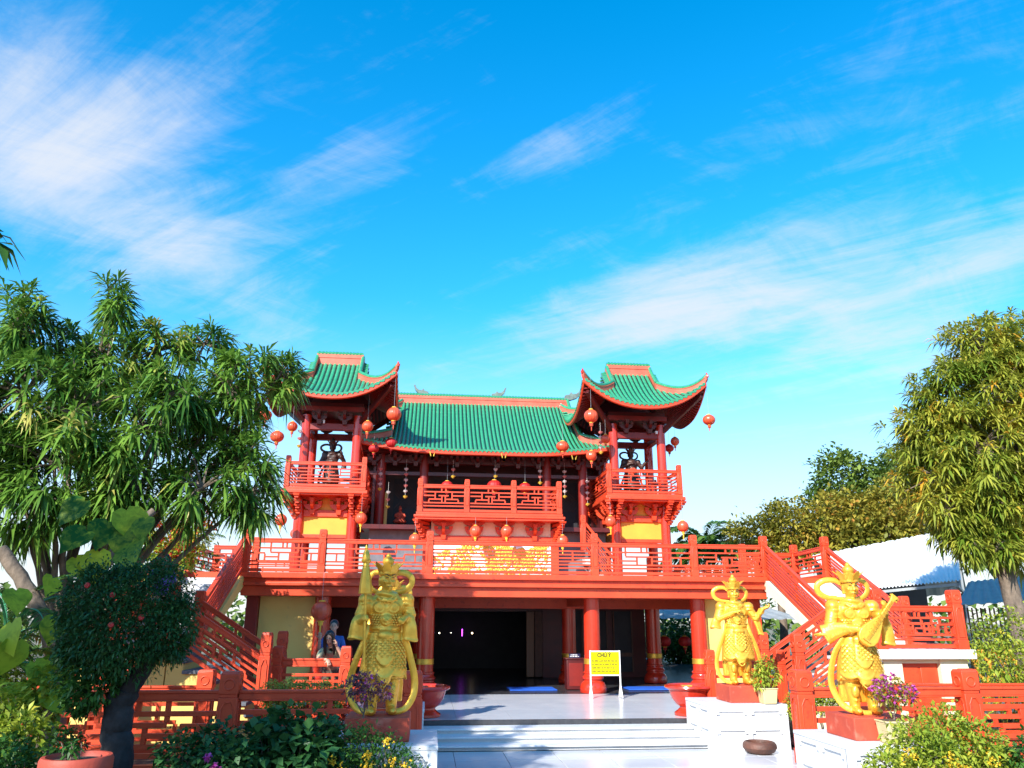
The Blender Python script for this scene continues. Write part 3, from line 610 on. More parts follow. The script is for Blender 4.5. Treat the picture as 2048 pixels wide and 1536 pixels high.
def corner_corbel(par, p, q, mt='red', n=5):
    """stepped corbel from the column at p out and up to the slab corner q"""
    p, q = V(p), V(q); m = MB(); d = q-p; hd = V((d.x, d.y, 0)); an = math.atan2(hd.y, hd.x)
    for i in range(n):
        t1 = (i+1)/n; ln = hd.length*t1; z = p.z+d.z*i/n; h = d.z/n
        c = V((p.x, p.y, z))+hd.normalized()*ln/2
        m.box((c.x, c.y, z+h*.40), (ln+.10, .13, h*.62), rz=an); e = V((p.x, p.y, z))+hd.normalized()*ln
        m.box((e.x, e.y, z+h*.75), (.17, .17, h*.5), rz=an, taper=1.2)
    return m.build('corner_corbel', M[mt], par, bevel=.006)
# ---------------------------------------------------------------- a corner tower
def tower(cx, lb, statue_side):
    o = (cx, 26.5, TZ); root = thing('tower_pavilion', lb, 'pavilion', o, 'pair of corner towers on the terrace')
    def B(x0, x1, y0, y1, z0, z1, name, mt, bevel=0): return MB().bx(x0, x1, y0-o[1], y1-o[1], z0-o[2], z1-o[2]).build(name, M[mt], root, bevel=bevel)
    for x in (-.85, .85):
        for y in (25.7, 27.3): MB().lathe([(.20, 0), (.20, .08), (.165, .12), (.165, 2), (.155, 5.5)], 22, (x, y-o[1], 0)).build('column', M['red_glaze'], root)
    for y, s in ((25.72, -1), (27.28, 1)):
        B(-.70, .70, y-.04, y+.04, 4.62, 5.84, 'wall_panel', 'ochre'); B(-.70, .70, y-.10, y+.10, 5.20, 5.42, 'beam', 'red', .01); B(-.72, .72, y-.09, y+.09, 4.52, 4.64, 'beam', 'red', .01)
        B(-.95, .95, y-.10, y+.10, 8.10, 8.32, 'lintel', 'red_deep', .01)
    for x in (-.85, .85):
        B(x-.04, x+.04, 25.86, 27.14, 4.62, 5.84, 'wall_panel', 'ochre'); B(x-.09, x+.09, 25.86, 27.14, 5.22, 5.40, 'beam', 'red', .01); B(x-.10, x+.10, 25.86, 27.14, 8.12, 8.30, 'lintel', 'red_deep', .01)
    B(-1.36, 1.36, 24.90, 28.10, 5.86, 5.98, 'balcony_slab', 'red', .02); B(-1.29, 1.29, 24.97, 28.03, 5.98, 6.07, 'balcony_slab', 'red', .01); B(-1.30, 1.30, 24.96, 28.04, 5.82, 5.858, 'balcony_slab', 'red')
    for x in (-.42, .42): put('bracket', BRM, root, (x, 25.62-o[1], 5.40-o[2]))
    for y in (26.1, 26.9):
        for s in (-1, 1): put('bracket', BRM, root, (s*.93, y-o[1], 5.40-o[2]), rz=R(90)*s)
    for sx in (-1, 1):
        for (yc, ye) in ((25.7, 24.98), (27.3, 28.02)): corner_corbel(root, (sx*.88, yc-o[1], 5.10-o[2]), (sx*1.26, ye-o[1], 5.84-o[2]))
        corner_corbel(root, (sx*.90, 25.7-o[1], 5.25-o[2]), (sx*1.28, 25.7-o[1], 5.84-o[2]), n=4); corner_corbel(root, (sx*.85, 25.6-o[1], 5.25-o[2]), (sx*.85, 24.95-o[1], 5.84-o[2]), n=4)
    bl = bpy.data.objects.new('balcony_balustrade', None); col.objects.link(bl); bl.parent = root
    z = 6.07-o[2]; c = [(-1.21, -1.47), (1.21, -1.47), (1.21, 1.47), (-1.21, 1.47), (-1.21, -1.47)]
    for a in c[:4]: post(bl, a[0], a[1], z, 1.0, .15)
    for a, b in zip(c[:4], c[1:]):
        d = (V(b)-V(a)).normalized()*.07; bay(bl, (a[0]+d.x, a[1]+d.y, z), (b[0]-d.x, b[1]-d.y, z), .82, FRET, t=.034, w_=.075)
    # upper bracket band and roof
    for x in (-.42, .42):
        put('bracket', BRS, root, (x, 25.60-o[1], 8.40-o[2])); put('bracket', BRS, root, (x, 27.4-o[1], 8.40-o[2]), rz=R(180))
    for y in (26.1, 26.9):
        for s in (-1, 1): put('bracket', BRS, root, (s*.95, y-o[1], 8.40-o[2]), rz=R(90)*s)
    for sx in (-1, 1):
        for sy in (-1, 1): MB().bar((sx*.85, sy*.8, 8.30-o[2]), (sx*1.98, sy*2.0, 9.42-o[2]), .13, .16).build('corner_beam', M['maroon'], root, bevel=.01)
    B(-1.0, 1.0, 25.55, 27.45, 8.86, 9.02, 'ceiling', 'maroon')
    B(-1.05, 1.05, 25.50, 25.62, 8.72, 8.88, 'purlin', 'red_deep'); B(-1.05, 1.05, 27.38, 27.50, 8.72, 8.88, 'purlin', 'red_deep')
    for sx in (-1, 1): B(sx*1.0-.06, sx*1.0+.06, 25.62, 27.38, 8.72, 8.88, 'purlin', 'red_deep')
    rf = bpy.data.objects.new('roof', None); col.objects.link(rf); rf.parent = root
    make_roof(rf, o, cx, 26.5, 9.00, 2.12, 2.15, .80, 1.74, .86, k=.35, sp_=.163)
    for e in rf.children: pass
    B(-.30, -.24, 25.56, 25.60, 8.30, 8.42, 'spotlight', 'steel') if cx < 0 else B(.62, .70, 25.50, 25.56, 8.26, 8.36, 'spotlight', 'steel')
    return root
tower(-3.38, 'tower pavilion with green upturned roof, partly covered by the big mango tree', 1)
tower(7.11, 'tower pavilion with green upturned roof standing clear against the sky', -1)
# ---------------------------------------------------------------- the upper main hall
HX = 1.93; ho = (HX, 29.5, TZ)
mh = thing('main_hall', 'main temple hall with wide green tiled roof between the two towers', 'building', ho)
def HB(x0, x1, y0, y1, z0, z1, name, mt, par=mh, bevel=0): return MB().bx(x0-ho[0], x1-ho[0], y0-ho[1], y1-ho[1], z0-ho[2], z1-ho[2]).build(name, M[mt] if isinstance(mt, str) else mt, par, bevel=bevel)
rf = bpy.data.objects.new('roof', None); col.objects.link(rf); rf.parent = mh
make_roof(rf, ho, HX, 29.5, 7.60, 4.35, 3.55, 3.42, 2.64, .30, k=.30, sp_=.148, rt=.050, sides=(0, 1, 3), bandh=.22, ridgeh=.26, horns=False)
for (x, s) in ((-.2, -1), (2.25, 1), (5.2, 1), (-1.35, -1)): dragon_tail(rf, (x-ho[0], 0, 10.53-ho[2]), s, 1.0 if x < 5 and x > -1 else 1.25)
# floor, columns, walls
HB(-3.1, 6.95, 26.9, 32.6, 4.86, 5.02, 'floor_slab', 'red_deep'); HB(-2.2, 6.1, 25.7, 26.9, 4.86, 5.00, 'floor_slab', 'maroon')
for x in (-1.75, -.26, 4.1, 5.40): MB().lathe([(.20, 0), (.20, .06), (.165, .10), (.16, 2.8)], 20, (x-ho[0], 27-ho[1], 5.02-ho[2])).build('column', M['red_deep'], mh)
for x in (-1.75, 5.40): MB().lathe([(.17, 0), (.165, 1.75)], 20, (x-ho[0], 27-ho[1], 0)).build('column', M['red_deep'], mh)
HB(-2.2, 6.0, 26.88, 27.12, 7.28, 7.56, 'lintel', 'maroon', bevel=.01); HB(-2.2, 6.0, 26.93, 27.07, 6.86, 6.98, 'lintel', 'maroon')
for i in range(12): put('bracket', BRS, mh, (-2.0+.72*i-ho[0], 26.85-ho[1], 7.30-ho[2]))
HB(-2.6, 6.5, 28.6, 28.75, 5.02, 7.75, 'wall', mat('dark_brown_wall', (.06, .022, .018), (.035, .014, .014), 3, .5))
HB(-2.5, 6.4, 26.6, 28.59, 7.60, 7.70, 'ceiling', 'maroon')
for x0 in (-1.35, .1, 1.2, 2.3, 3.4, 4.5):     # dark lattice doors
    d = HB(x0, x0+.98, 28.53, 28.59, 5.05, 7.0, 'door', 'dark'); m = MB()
    for i in range(9):
        m.bar((x0+.11*i+.02-ho[0], 28.51-ho[1], 5.9-ho[2]), (x0+min(.11*i+.5, .96)-ho[0], 28.51-ho[1], 5.9+min(.5, .94-.11*i)*1.0-ho[2]), .022, .02) if i < 8 else None
        m.bar((x0+.96-.11*i-ho[0], 28.51-ho[1], 6.3-ho[2]), (x0+max(.96-.11*i-.5, .02)-ho[0], 28.51-ho[1], 6.3+min(.5, .94-.11*i)-ho[2]), .022, .02) if i < 8 else None
    m.build('lattice', M['clay'], d)
HB(-2.02, -1.93, 26.95, 28.55, 5.02, 7.2, 'side_wall', 'maroon'); HB(-1.92, -1.5, 27.35, 27.42, 5.02, 6.3, 'wall', 'yellow')
HB(6.0, 6.1, 27, 28.6, 5.02, 7.3, 'side_wall', 'maroon')
# lower storey of the hall behind the terrace
HB(-2.0, 6.0, 26.2, 26.4, TZ, 4.86, 'wall', 'tread')
HB(.05, 4.0, 25.62, 25.72, 3.12, 4.50, 'wall', 'white'); HB(-.2, .05, 25.55, 25.8, TZ, 4.86, 'pillar', 'red'); HB(4.0, 4.25, 25.55, 25.8, TZ, 4.86, 'pillar', 'red')
HB(-.2, 4.25, 25.56, 25.78, 4.50, 4.66, 'beam', 'red', bevel=.01); HB(.05, 4.0, 25.60, 25.74, 4.66, 5.14, 'wall', 'cream')
rel = MB(); rr = random.Random(4)
def relief_branch(x, z, a, ln, r):
    if ln < .06: return
    pts = [(x, z)]; 
    for i in range(4): a += rr.uniform(-.5, .5); x += math.cos(a)*ln/4; z += math.sin(a)*ln/4*.8; pts.append((x, z))
    if not all(.12 < q[0] < 3.93 and 3.18 < q[1] < 4.46 for q in pts): return
    rel.tube([(q[0]-ho[0], 25.615-ho[1], q[1]-ho[2]) for q in pts], r, 5)
    for i in range(3): q = pts[rr.randrange(1, 5)]; rel.ell((q[0]-ho[0]+rr.uniform(-.06, .06), 25.612-ho[1], q[1]-ho[2]+rr.uniform(-.05, .05)), (rr.uniform(.02, .055), .012, rr.uniform(.015, .04)), 6, 4)
    for s in (-1, 1): relief_branch(x, z, a+s*rr.uniform(.3, .9), ln*.74, r*.8)
for i in range(8): relief_branch(.3+3.5*i/7, rr.uniform(3.22, 3.4), rr.uniform(.6, 2.5), rr.uniform(.35, .5), .016)
rel.build('gold_relief', M['gold2'], mh)
# projecting balcony
HB(-.52, 4.38, 24.86, 26.9, 5.16, 5.24, 'balcony_slab', 'red', bevel=.015); HB(-.45, 4.31, 24.92, 26.9, 5.241, 5.33, 'balcony_slab', 'red', bevel=.01); HB(-.48, 4.34, 24.9, 26.9, 5.10, 5.158, 'balcony_slab', 'red')
for i in range(4): put('bracket', BRM, mh, (.45+1.0*i-ho[0], 25.58-ho[1], 4.66-ho[2]))
for x, xe in ((-.08, -.42), (4.12, 4.3)): corner_corbel(mh, (x-ho[0], 25.6-ho[1], 4.42-ho[2]), (xe-ho[0], 24.98-ho[1], 5.10-ho[2]))
bb = bpy.data.objects.new('balcony_balustrade', None); col.objects.link(bb); bb.parent = mh
zb = 5.33-ho[2]; xs = (-.34, 1.17, 2.70, 4.20)
for x in xs: post(bb, x-ho[0], 25.0-ho[1], zb, 1.08, .16)
for a, b in zip(xs, xs[1:]): bay(bb, (a+.075-ho[0], 25.0-ho[1], zb), (b-.075-ho[0], 25.0-ho[1], zb), .90, FRET, t=.042)
for x in (xs[0], xs[-1]): bay(bb, (x-ho[0], 25.08-ho[1], zb), (x-ho[0], 26.7-ho[1], zb), .90, FRET, t=.042)
for i in range(3): o_ = MB().prism([(-.10, .14), (-.07, .14), (-.04, .04), (-.03, -.14), (.03, -.14), (.04, .04), (.07, .14), (.10, .14), (.05, -.02), (.05, -.1), (-.05, -.1), (-.05, -.02)][:6]+[(.10, .14), (.06, -.02), (-.06, -.02)], -.01, .01).build('gold_emblem', M['gold2'], mh, (.1+2.45*i-ho[0]-.1, 25.90-ho[1], 7.36-ho[2]))
# side stair rail between hall and clear tower
ss = thing('side_stair_rail', 'short steep red slatted stair rail between the hall and the clear tower', 'railing', (5.15, 25.6, TZ))
post(ss, -.05, 0, 1.15, 1.15, .16); bay(ss, (0.02, 0, 1.15), (.95, 0, 0), .95, SLAT)
for i in range(5): MB().bx(.02+.19*i, .24+.19*i, .05, .95, .9-.22*i-.2, .9-.22*i).build('step', M['stone'], ss)
# ---------------------------------------------------------------- foreground fence
for sd, pts, lb in ((-1, [(-5.25, 11.95, .02), (-2.70, 11.95, .02), (-.16, 11.95, .02)], 'low dark red fence behind the rose bushes and the umbrella bearing statue'),
                    (1, [(5.68, 11.95, .02), (8.35, 11.95, .02), (11.0, 11.95, .02)], 'low red fence behind the pipa player statue and the flowering bush')):
    fz = thing('garden_fence', lb, 'fence', (0, 0, 0), 'red fences along the garden')
    run(fz, pts, 1.06, 1.31, .265, (KEY, FRET), w_=.13, t=.065, sep=True)
rt_ = thing('garden_fence', 'rear stretch of red garden fence standing before the red door', 'fence', (0, 0, 0), 'red fences along the garden')
run(rt_, [(7.35, 13.3, .02), (9.35, 13.3, .02), (11.4, 13.3, .02)], 1.0, 1.24, .24, (FRET,), w_=.12, t=.055)
rt2 = thing('garden_fence', 'rear stretch of red fence before the yellow wall of the shaded staircase', 'fence', (0, 0, 0), 'red fences along the garden')
run(rt2, [(-5.6, 13.55, .02), (-3.45, 13.55, .02)], 1.0, 1.24, .24, (FRET,), w_=.12, t=.055)
# ---------------------------------------------------------------- pedestals
def pedestal(cx, cy, lb, w_=1.32, d=1.25, h=.70, shade=False):
    p = thing('statue_pedestal', lb, 'pedestal', (cx, cy, 0), 'stone pedestals of the gold statues')
    MB().bx(-w_/2, w_/2, -d/2, d/2, 0, h-.05).build('core', M['stone'], p, bevel=.015); MB().bx(-w_/2-.04, w_/2+.04, -d/2-.04, d/2+.04, h-.05, h).build('top_slab', M['stone'], p, bevel=.01)
    for s in range(4):      # raised stone frames with notched corners round four recessed panels
        Q = Matrix.Rotation(R(90)*s, 4, 'Z'); wd = w_ if s % 2 == 0 else d; dp = d if s % 2 == 0 else w_; y0 = -dp/2-.032; y1 = -dp/2+.01; b0 = .07; hh = h-.05; pw = (wd-3*b0)/2; ph_ = (hh-3*.06)/2; e = .0 if s % 2 == 0 else .032
        m = MB(); X = lambda a, b2, c, f: m.box(((a+b2)/2, (y0+y1)/2, (c+f)/2), (b2-a, y1-y0, f-c), M=Q)
        for k in range(3): x0 = -wd/2+k*(pw+b0); X(x0-(.032-e if k == 0 else 0), x0+b0+(.032-e if k == 2 else 0), .0, hh)
        for k in range(2):
            xa = -wd/2+b0+k*(pw+b0)
            for q in range(3): X(xa, xa+pw, q*(ph_+.06), q*(ph_+.06)+.06)
            for q in range(2):
                z0 = .06+q*(ph_+.06)
                for (cx2, cz2) in ((xa, z0), (xa+pw-.05, z0), (xa, z0+ph_-.05), (xa+pw-.05, z0+ph_-.05)): X(cx2, cx2+.05, cz2, cz2+.05)
        m.build('panel_frame', M['stone'], p)
    return p
def clay_block(cx, cy, z, lb, w_=.72, d=.68, h=.26):
    o = MB().bx(-w_/2, w_/2, -d/2, d/2, 0, h).build('plinth_block', M['block'], None, (cx, cy, z), bevel=.012); return tag(o, lb, 'plinth', 'red clay blocks under the statues')
# ---------------------------------------------------------------- guardian statues
def remeshed(name, mb, mt, par, vox=.011, sm=4, loc=(0, 0, 0)):
    me = mb.mesh(name, M[mt], 0); o = bpy.data.objects.new(name, me); col.objects.link(o)
    r = o.modifiers.new('r', 'REMESH'); r.mode = 'VOXEL'; r.voxel_size = vox; r.use_smooth_shade = True
    s = o.modifiers.new('s', 'SMOOTH'); s.iterations = sm; s.factor = .5
    dg = bpy.context.evaluated_depsgraph_get(); me2 = bpy.data.meshes.new_from_object(o.evaluated_get(dg)); o.modifiers.clear(); o.data = me2; bpy.data.meshes.remove(me)
    me2.name = name; me2.polygons.foreach_set('use_smooth', [True]*len(me2.polygons))
    if not me2.materials: me2.materials.append(M[mt])
    o.parent = par; o.location = loc; return o
def loft(m, secs, n=44, fold=0, nf=13, ph=0):
    rs = []
    for (z, cx, cy, rx, ry, *q) in secs:
        f = q[0] if q else fold
        rs.append([(cx+rx*math.cos(t)*(1+f*math.sin(nf*t+ph)), cy+ry*math.sin(t)*(1+f*math.sin(nf*t+ph)), z) for t in (2*math.pi*k/n for k in range(n))])
    m.rings(rs, True)
def bez(pts, n=10):
    """smooth path through the points"""
    P_ = [V(p) for p in pts]; out = []
    for i in range(len(P_)-1):
        a = P_[max(i-1, 0)]; b = P_[i]; c = P_[i+1]; d = P_[min(i+2, len(P_)-1)]
        for k in range(n):
            t = k/n; out.append(.5*((2*b)+(c-a)*t+(2*a-5*b+4*c-d)*t*t+(-a+3*b-3*c+d)*t**3))
    return out+[P_[-1]]
def hand(m, w_, dirv, curl, s=1.0, up=(0, 0, 1), thumb=1):
    """palm and five curled fingers from the wrist w_ along dirv; fingers bend towards curl"""
    w_ = V(w_); d = V(dirv).normalized(); c = V(curl); c = (c-d*c.dot(d)).normalized(); sdv = d.cross(c).normalized()
    m.tube([w_, w_+d*.05*s, w_+d*.085*s], [.032*s, .040*s, .034*s], 10, flat=.75, up=c)
    for i, (o, l) in enumerate(((-.028, .050), (-.010, .058), (.010, .055), (.027, .043))):
        a = w_+d*.075*s+sdv*o*s; p1 = a+d*l*.6*s; p2 = p1+(d*.35+c*.9).normalized()*l*.55*s; p3 = p2+(c*.8-d*.6).normalized()*l*.45*s
        m.tube([a, p1, p2, p3], [.0125*s, .012*s, .011*s, .008*s], 7)
    a = w_+d*.03*s-sdv*.03*s*thumb; m.tube([a, a+(d*.5-sdv*thumb+c*.3).normalized()*.035*s, a+(d*.9-sdv*.4*thumb+c*.9).normalized()*.065*s], [.014*s, .0125*s, .009*s], 7)
def guardian(loc, label, rz, pose, mt='gold', vox=.0105, scale=1.0, group='gold guardian statues', head_turn=0, dark=False, name='guardian_statue'):
    root = thing(name, label, 'statue', loc, group, rz); root.scale = (scale,)*3
    b = MB()
    # legs, boots
    for s, fy in ((-1, -.05), (1, -.02)):
        x = .115*s
        b.tube([(x, fy+.03, .02), (x*1.02, fy+.02, .18), (x*1.05, .0, .36), (x*1.0, 0, .60)], [.062, .070, .088, .10], 14)
        b.tube([(x, fy+.06, .045), (x*1.05, fy-.05, .05), (x*1.1, fy-.13, .045), (x*1.1, fy-.175, .06)], [.058, .062, .052, .028], 12, flat=.8)
        b.tube([(x-.075, fy+.0, .335), (x, fy-.075, .325), (x+.075, fy, .335), (x, fy+.09, .335), (x-.075, fy+.0, .335)], .020, 8)
        b.tube([(x-.06, fy+.02, .17), (x, fy-.055, .165), (x+.06, fy+.02, .17), (x, fy+.08, .17), (x-.06, fy+.02, .17)], .016, 8)
        b.ell((x*1.03, fy-.065, .27), (.05, .035, .07))
    # back drape and tunic
    loft(b, [(.13, 0, .11, .25, .07), (.35, 0, .10, .255, .10), (.62, 0, .06, .235, .13), (.95, 0, .02, .165, .11)], fold=.05, nf=15)
    loft(b, [(.40, 0, .01, .255, .185, .05), (.55, 0, .0, .245, .175, .045), (.75, 0, 0, .215, .155, .03), (.90, 0, 0, .180, .130, .01), (.98, 0, 0, .168, .120, 0)], nf=11)
    SEC = [(.30, .262, .19), (.40, .255, .185), (.55, .245, .175), (.75, .215, .155), (.90, .18, .13), (1.0, .176, .13)]
    def sfp(z, t, off):
        for (z0, a0, b0), (z1, a1, b1) in zip(SEC, SEC[1:]):
            if z <= z1: f = (z-z0)/(z1-z0); return V(((a0+(a1-a0)*f+off)*math.cos(t), (b0+(b1-b0)*f+off)*math.sin(t), z))
    def plate(t0, t1, zt, zb, sag, off, th):
        nu, nv = 9, 6; fr2, bk2 = [], []
        for i in range(nu+1):
            u = i/nu; t = t0+(t1-t0)*u; zz0 = zb-sag*math.sin(math.pi*u)
            for j in range(nv+1): z = zt+(zz0-zt)*j/nv; fr2.append(sfp(z, t, off+.010*math.sin(math.pi*u)+.012*j/nv)); bk2.append(sfp(z, t, off-th))
        n = len(fr2); fs = []
        for i in range(nu):
            for j in range(nv): a = i*(nv+1)+j; fs += [(a, a+1, a+nv+2, a+nv+1), (n+a, n+a+nv+1, n+a+nv+2, n+a+1)]
        for i in range(nu): a = i*(nv+1); c2 = a+nv+1; fs += [(a, c2, n+c2, n+a), (a+nv, n+a+nv, n+c2+nv, c2+nv)]
        for j in range(nv): a = j; c2 = nu*(nv+1)+j; fs += [(a, n+a, n+a+1, a+1), (c2, c2+1, n+c2+1, n+c2)]
        b.add(fr2+bk2, fs)
        b.tube([sfp(zb-sag*math.sin(math.pi*i/10), t0+(t1-t0)*i/10, off+.012) for i in range(11)], .013, 6)
    plate(R(-84), R(-18), .93, .50, .07, .026, .05); plate(R(-162), R(-96), .93, .50, .07, .026, .05)
    plate(R(-20), R(28), .93, .44, .05, .014, .04); plate(R(152), R(200), .93, .44, .05, .014, .04)
    plate(R(-112), R(-68), .95, .66, .10, .050, .06); plate(R(-106), R(-74), .80, .46, .07, .036, .05)
    for i in range(3):
        z = .455-.05*i; w0 = .12-.02*i; b.tube(bez([(-w0, -.195, z+.05), (-w0*.5, -.225, z-.01), (0, -.235, z-.035), (w0*.5, -.225, z-.01), (w0, -.195, z+.05)], 4), .013, 8)
    b.ell((0, -.175, .895), (.10, .05, .06))
    # torso armour
    loft(b, [(.93, 0, 0, .172, .128), (1.00, 0, 0, .176, .130), (1.10, 0, -.005, .200, .142), (1.22, 0, -.005, .228, .148), (1.31, 0, .0, .222, .128), (1.37, 0, .005, .15, .098), (1.42, 0, .01, .075, .07)])
    b.tube([(.178*math.cos(t), .135*math.sin(t), .975) for t in (2*math.pi*k/24 for k in range(25))], .026, 8); b.tube([(.175*math.cos(t), .132*math.sin(t), 1.015) for t in (2*math.pi*k/24 for k in range(25))], .014, 8)
    for s in (-1, 1):
        b.ell((.088*s, -.120, 1.215), (.080, .045, .072)); b.tube([(.088*s+.062*math.cos(t), -.150, 1.215+.056*math.sin(t)) for t in (2*math.pi*k/16 for k in range(17))], .010, 6)
    b.ell((0, -.135, 1.075), (.085, .048, .070)); b.ell((0, -.185, 1.065), (.028, .022, .018)); b.tube([(-.05, -.165, 1.035), (0, -.182, 1.018), (.05, -.165, 1.035)], .012, 6)
    for s in (-1, 1): b.ell((.032*s, -.17, 1.095), (.018, .016, .016))
    b.tube([(.115*math.cos(t), .095*math.sin(t)-.01, 1.375+.012*math.sin(2*t)) for t in (2*math.pi*k/20 for k in range(21))], .030, 8)
    b.tube(bez([(-.12, -.115, 1.34), (-.05, -.15, 1.30), (0, -.16, 1.315), (.05, -.15, 1.30), (.12, -.115, 1.34)], 4), .022, 8); b.ell((0, -.165, 1.30), (.028, .022, .028))
    for s in (-1, 1): b.tube([(0, -.16, 1.30), (.045*s, -.165, 1.335), (.075*s, -.16, 1.30), (.03*s, -.165, 1.285)], .013, 6)
    # arms
    for s, (el, wr) in zip((-1, 1), pose['arms']):
        sh = V((.235*s, .01, 1.305)); el = V(el); wr = V(wr)
        b.tube([sh-V((.05*s, 0, 0)), sh, (sh+el)/2, el], [.085, .088, .078, .066], 12); b.tube([el, (el*.55+wr*.45), wr], [.066, .054, .042], 12)
        b.ell(sh+V((.022*s, -.01, .005)), (.088, .10, .085)); 
        for k in range(4):
            q = sh+(el-sh)*(.28+.15*k); b.tube([q+V((.074*math.cos(t)*s, .074*math.sin(t), -.01*math.cos(t))) for t in (2*math.pi*i/14 for i in range(15))], .014, 6)
        b.tube([sh+V((.085*math.cos(t)*s+.01*s, .095*math.sin(t), -.045)) for t in (2*math.pi*i/14 for i in range(15))], .016, 6)
        b.tube([wr+(el-wr)*.25+V((.05*math.cos(t), .02*math.sin(t), .05*math.sin(t))) for t in (2*math.pi*i/12 for i in range(13))], .012, 6)
    for sl in pose.get('sleeves', ()): 
        pts, rad = sl; b.tube(bez(pts, 5), [rad[0]+(rad[1]-rad[0])*i/(5*(len(pts)-1)) for i in range(5*(len(pts)-1)+1)], 14, flat=.55, up=(0, 1, 0))
        e = V(pts[-1]); b.tube([e+V((rad[1]*.95*math.cos(t), rad[1]*.5*math.sin(t), .012*math.sin(2*t))) for t in (2*math.pi*i/14 for i in range(15))], .016, 6)
    for h in pose['hands']: hand(b, *h)
    # head
    T = Matrix.Translation((0, -.015, 1.545)) @ Matrix.Rotation(head_turn, 4, 'Z') @ Matrix.Scale(1.14, 4)
    hb = MB(); hb.tube([(0, .01, -.14), (0, 0, -.06)], [.060, .058], 14)
    hb.ell((0, .005, .01), (.082, .095, .105), 18, 14); hb.ell((0, -.022, -.045), (.064, .068, .062), 14, 10); hb.ell((0, -.062, -.092), (.028, .026, .022))
    hb.tube([(0, -.088, .03), (0, -.103, .0), (0, -.113, -.022), (0, -.092, -.034)], [.011, .013, .019, .012], 8)
    for s in (-1, 1):
        hb.ell((.015*s, -.098, -.026), (.012, .012, .010)); hb.ell((.045*s, -.070, -.018), (.026, .022, .022)); hb.ell((.034*s, -.080, .022), (.019, .013, .011))
        hb.tube([(.012*s, -.096, .036), (.038*s, -.092, .050), (.064*s, -.070, .054)], [.009, .011, .007], 6)
        hb.ell((.084*s, .012, -.005), (.014, .026, .042)); hb.ell((.084*s, .008, -.055), (.012, .016, .022))
    hb.tube([(-.032, -.082, -.062), (0, -.096, -.058), (.032, -.082, -.062)], [.006, .010, .006], 8); hb.tube([(-.026, -.082, -.074), (0, -.094, -.076), (.026, -.082, -.074)], [.006, .010, .006], 8)
    o_ = len(b.v); b.v += [tuple(T @ V(p)) for p in hb.v]; b.f += [tuple(i+o_ for i in f) for f in hb.f]; b.m += hb.m
    remeshed('body', b, mt, root, vox, 3)
    if vox < .015:
        ink = MB()
        for s in (-1, 1):
            ink.tube([T @ V(p) for p in ((.012*s, -.107, .040), (.038*s, -.104, .056), (.066*s, -.081, .062))], [.004, .006, .003], 6); ink.tube([T @ V(p) for p in ((.018*s, -.096, .022), (.034*s, -.097, .025), (.050*s, -.089, .024))], [.003, .0055, .003], 6)
        ink.tube([T @ V(p) for p in ((-.028, -.094, -.068), (0, -.106, -.0675), (.028, -.094, -.068))], .0028, 5)
        ink.build('painted_brows', M['ink'], root, kind='stuff')
    # crown
    c = MB(); A = lambda p: T @ V(p)
    c.lathe([(.088, .055), (.100, .058), (.104, .075), (.100, .10), (.104, .112), (.080, .118)], 24, M=T)
    c.lathe([(.07, .11), (.075, .145), (.055, .165), (.058, .18), (.065, .205), (.05, .235), (.028, .25), (.03, .262), (.018, .278), (.006, .29)], 18, M=T)
    for k in range(8):
        a = 2*math.pi*(k+.5)/8; big = 1.0+(.35 if k in (0, 3, 4, 7) else 0); pts = []
        for (u, ht, o2) in ((-.036, .075, 0), (-.044, .12, .015), (-.028, .155, .032*big), (0, .185, .055*big), (.028, .155, .032*big), (.044, .12, .015), (.036, .075, 0)):
            r = .104+o2; pts.append((a+u/.104, r, ht*(.9+.1*big)))
        fr = [A((r*math.cos(t), r*math.sin(t), z)) for t, r, z in pts]; bk = [A(((r-.014)*math.cos(t), (r-.014)*math.sin(t), z)) for t, r, z in pts]; n = len(fr)
        c.add(fr+bk, [tuple(range(n)), tuple(range(2*n-1, n-1, -1))]+[(i, i+n, (i+1) % n+n, (i+1) % n) for i in range(n)])
    c.build('crown', M[mt], root, smooth=50)
    # ribbons
    rb = MB()
    for path, r in pose['ribbons']: q = bez(path, 8); rb.tube(q, [r*(.75+.25*math.sin(math.pi*i/(len(q)-1))) for i in range(len(q))], 10, flat=.32, up=(0, 1, .2))
    rb.build('ribbon', M[mt], root, smooth=60)
    # scale armour
    sc_ = MB(); secs = [(.40, .255, .185), (.55, .245, .175), (.75, .215, .155), (.90, .18, .13), (1.0, .176, .13), (1.10, .2, .142), (1.22, .228, .148)]
    def sf(z, t, off):
        for (z0, a0, b0), (z1, a1, b1) in zip(secs, secs[1:]):
            if z <= z1: f = (z-z0)/(z1-z0); return V(((a0+(a1-a0)*f+off)*math.cos(t), (b0+(b1-b0)*f+off)*math.sin(t)-.0, z))
    def scales(z0, z1, t0, t1, s, off):
        nz = int((z1-z0)/(s*.8)); nt_ = int(abs(t1-t0)*.2/s)
        for i in range(nz):
            for j in range(nt_):
                z = z1-(i+.5)*s*.8; t = t0+(t1-t0)*(j+.5+(.5 if i % 2 else 0))/nt_
                p = sf(z, t, off); q = sf(z-s*.95, t, off+.014); sdv = V((-math.sin(t), math.cos(t), 0))*s*.52; nrm = V((math.cos(t), math.sin(t), .2))*.010
                sc_.add([p-sdv, p+sdv, q*.6+p*.4+sdv, q, q*.6+p*.4-sdv, (p+q)/2+nrm], [(5, 1, 0), (5, 2, 1), (5, 3, 2), (5, 4, 3), (5, 0, 4)])
    scales(.50, .86, R(-78), R(-24), .042, .040); scales(.50, .86, R(-156), R(-102), .042, .040); scales(1.02, 1.16, R(-150), R(-108), .034, .008); scales(1.02, 1.16, R(-72), R(-30), .034, .008)
    scales(.64, .88, R(-108), R(-72), .034, .064)
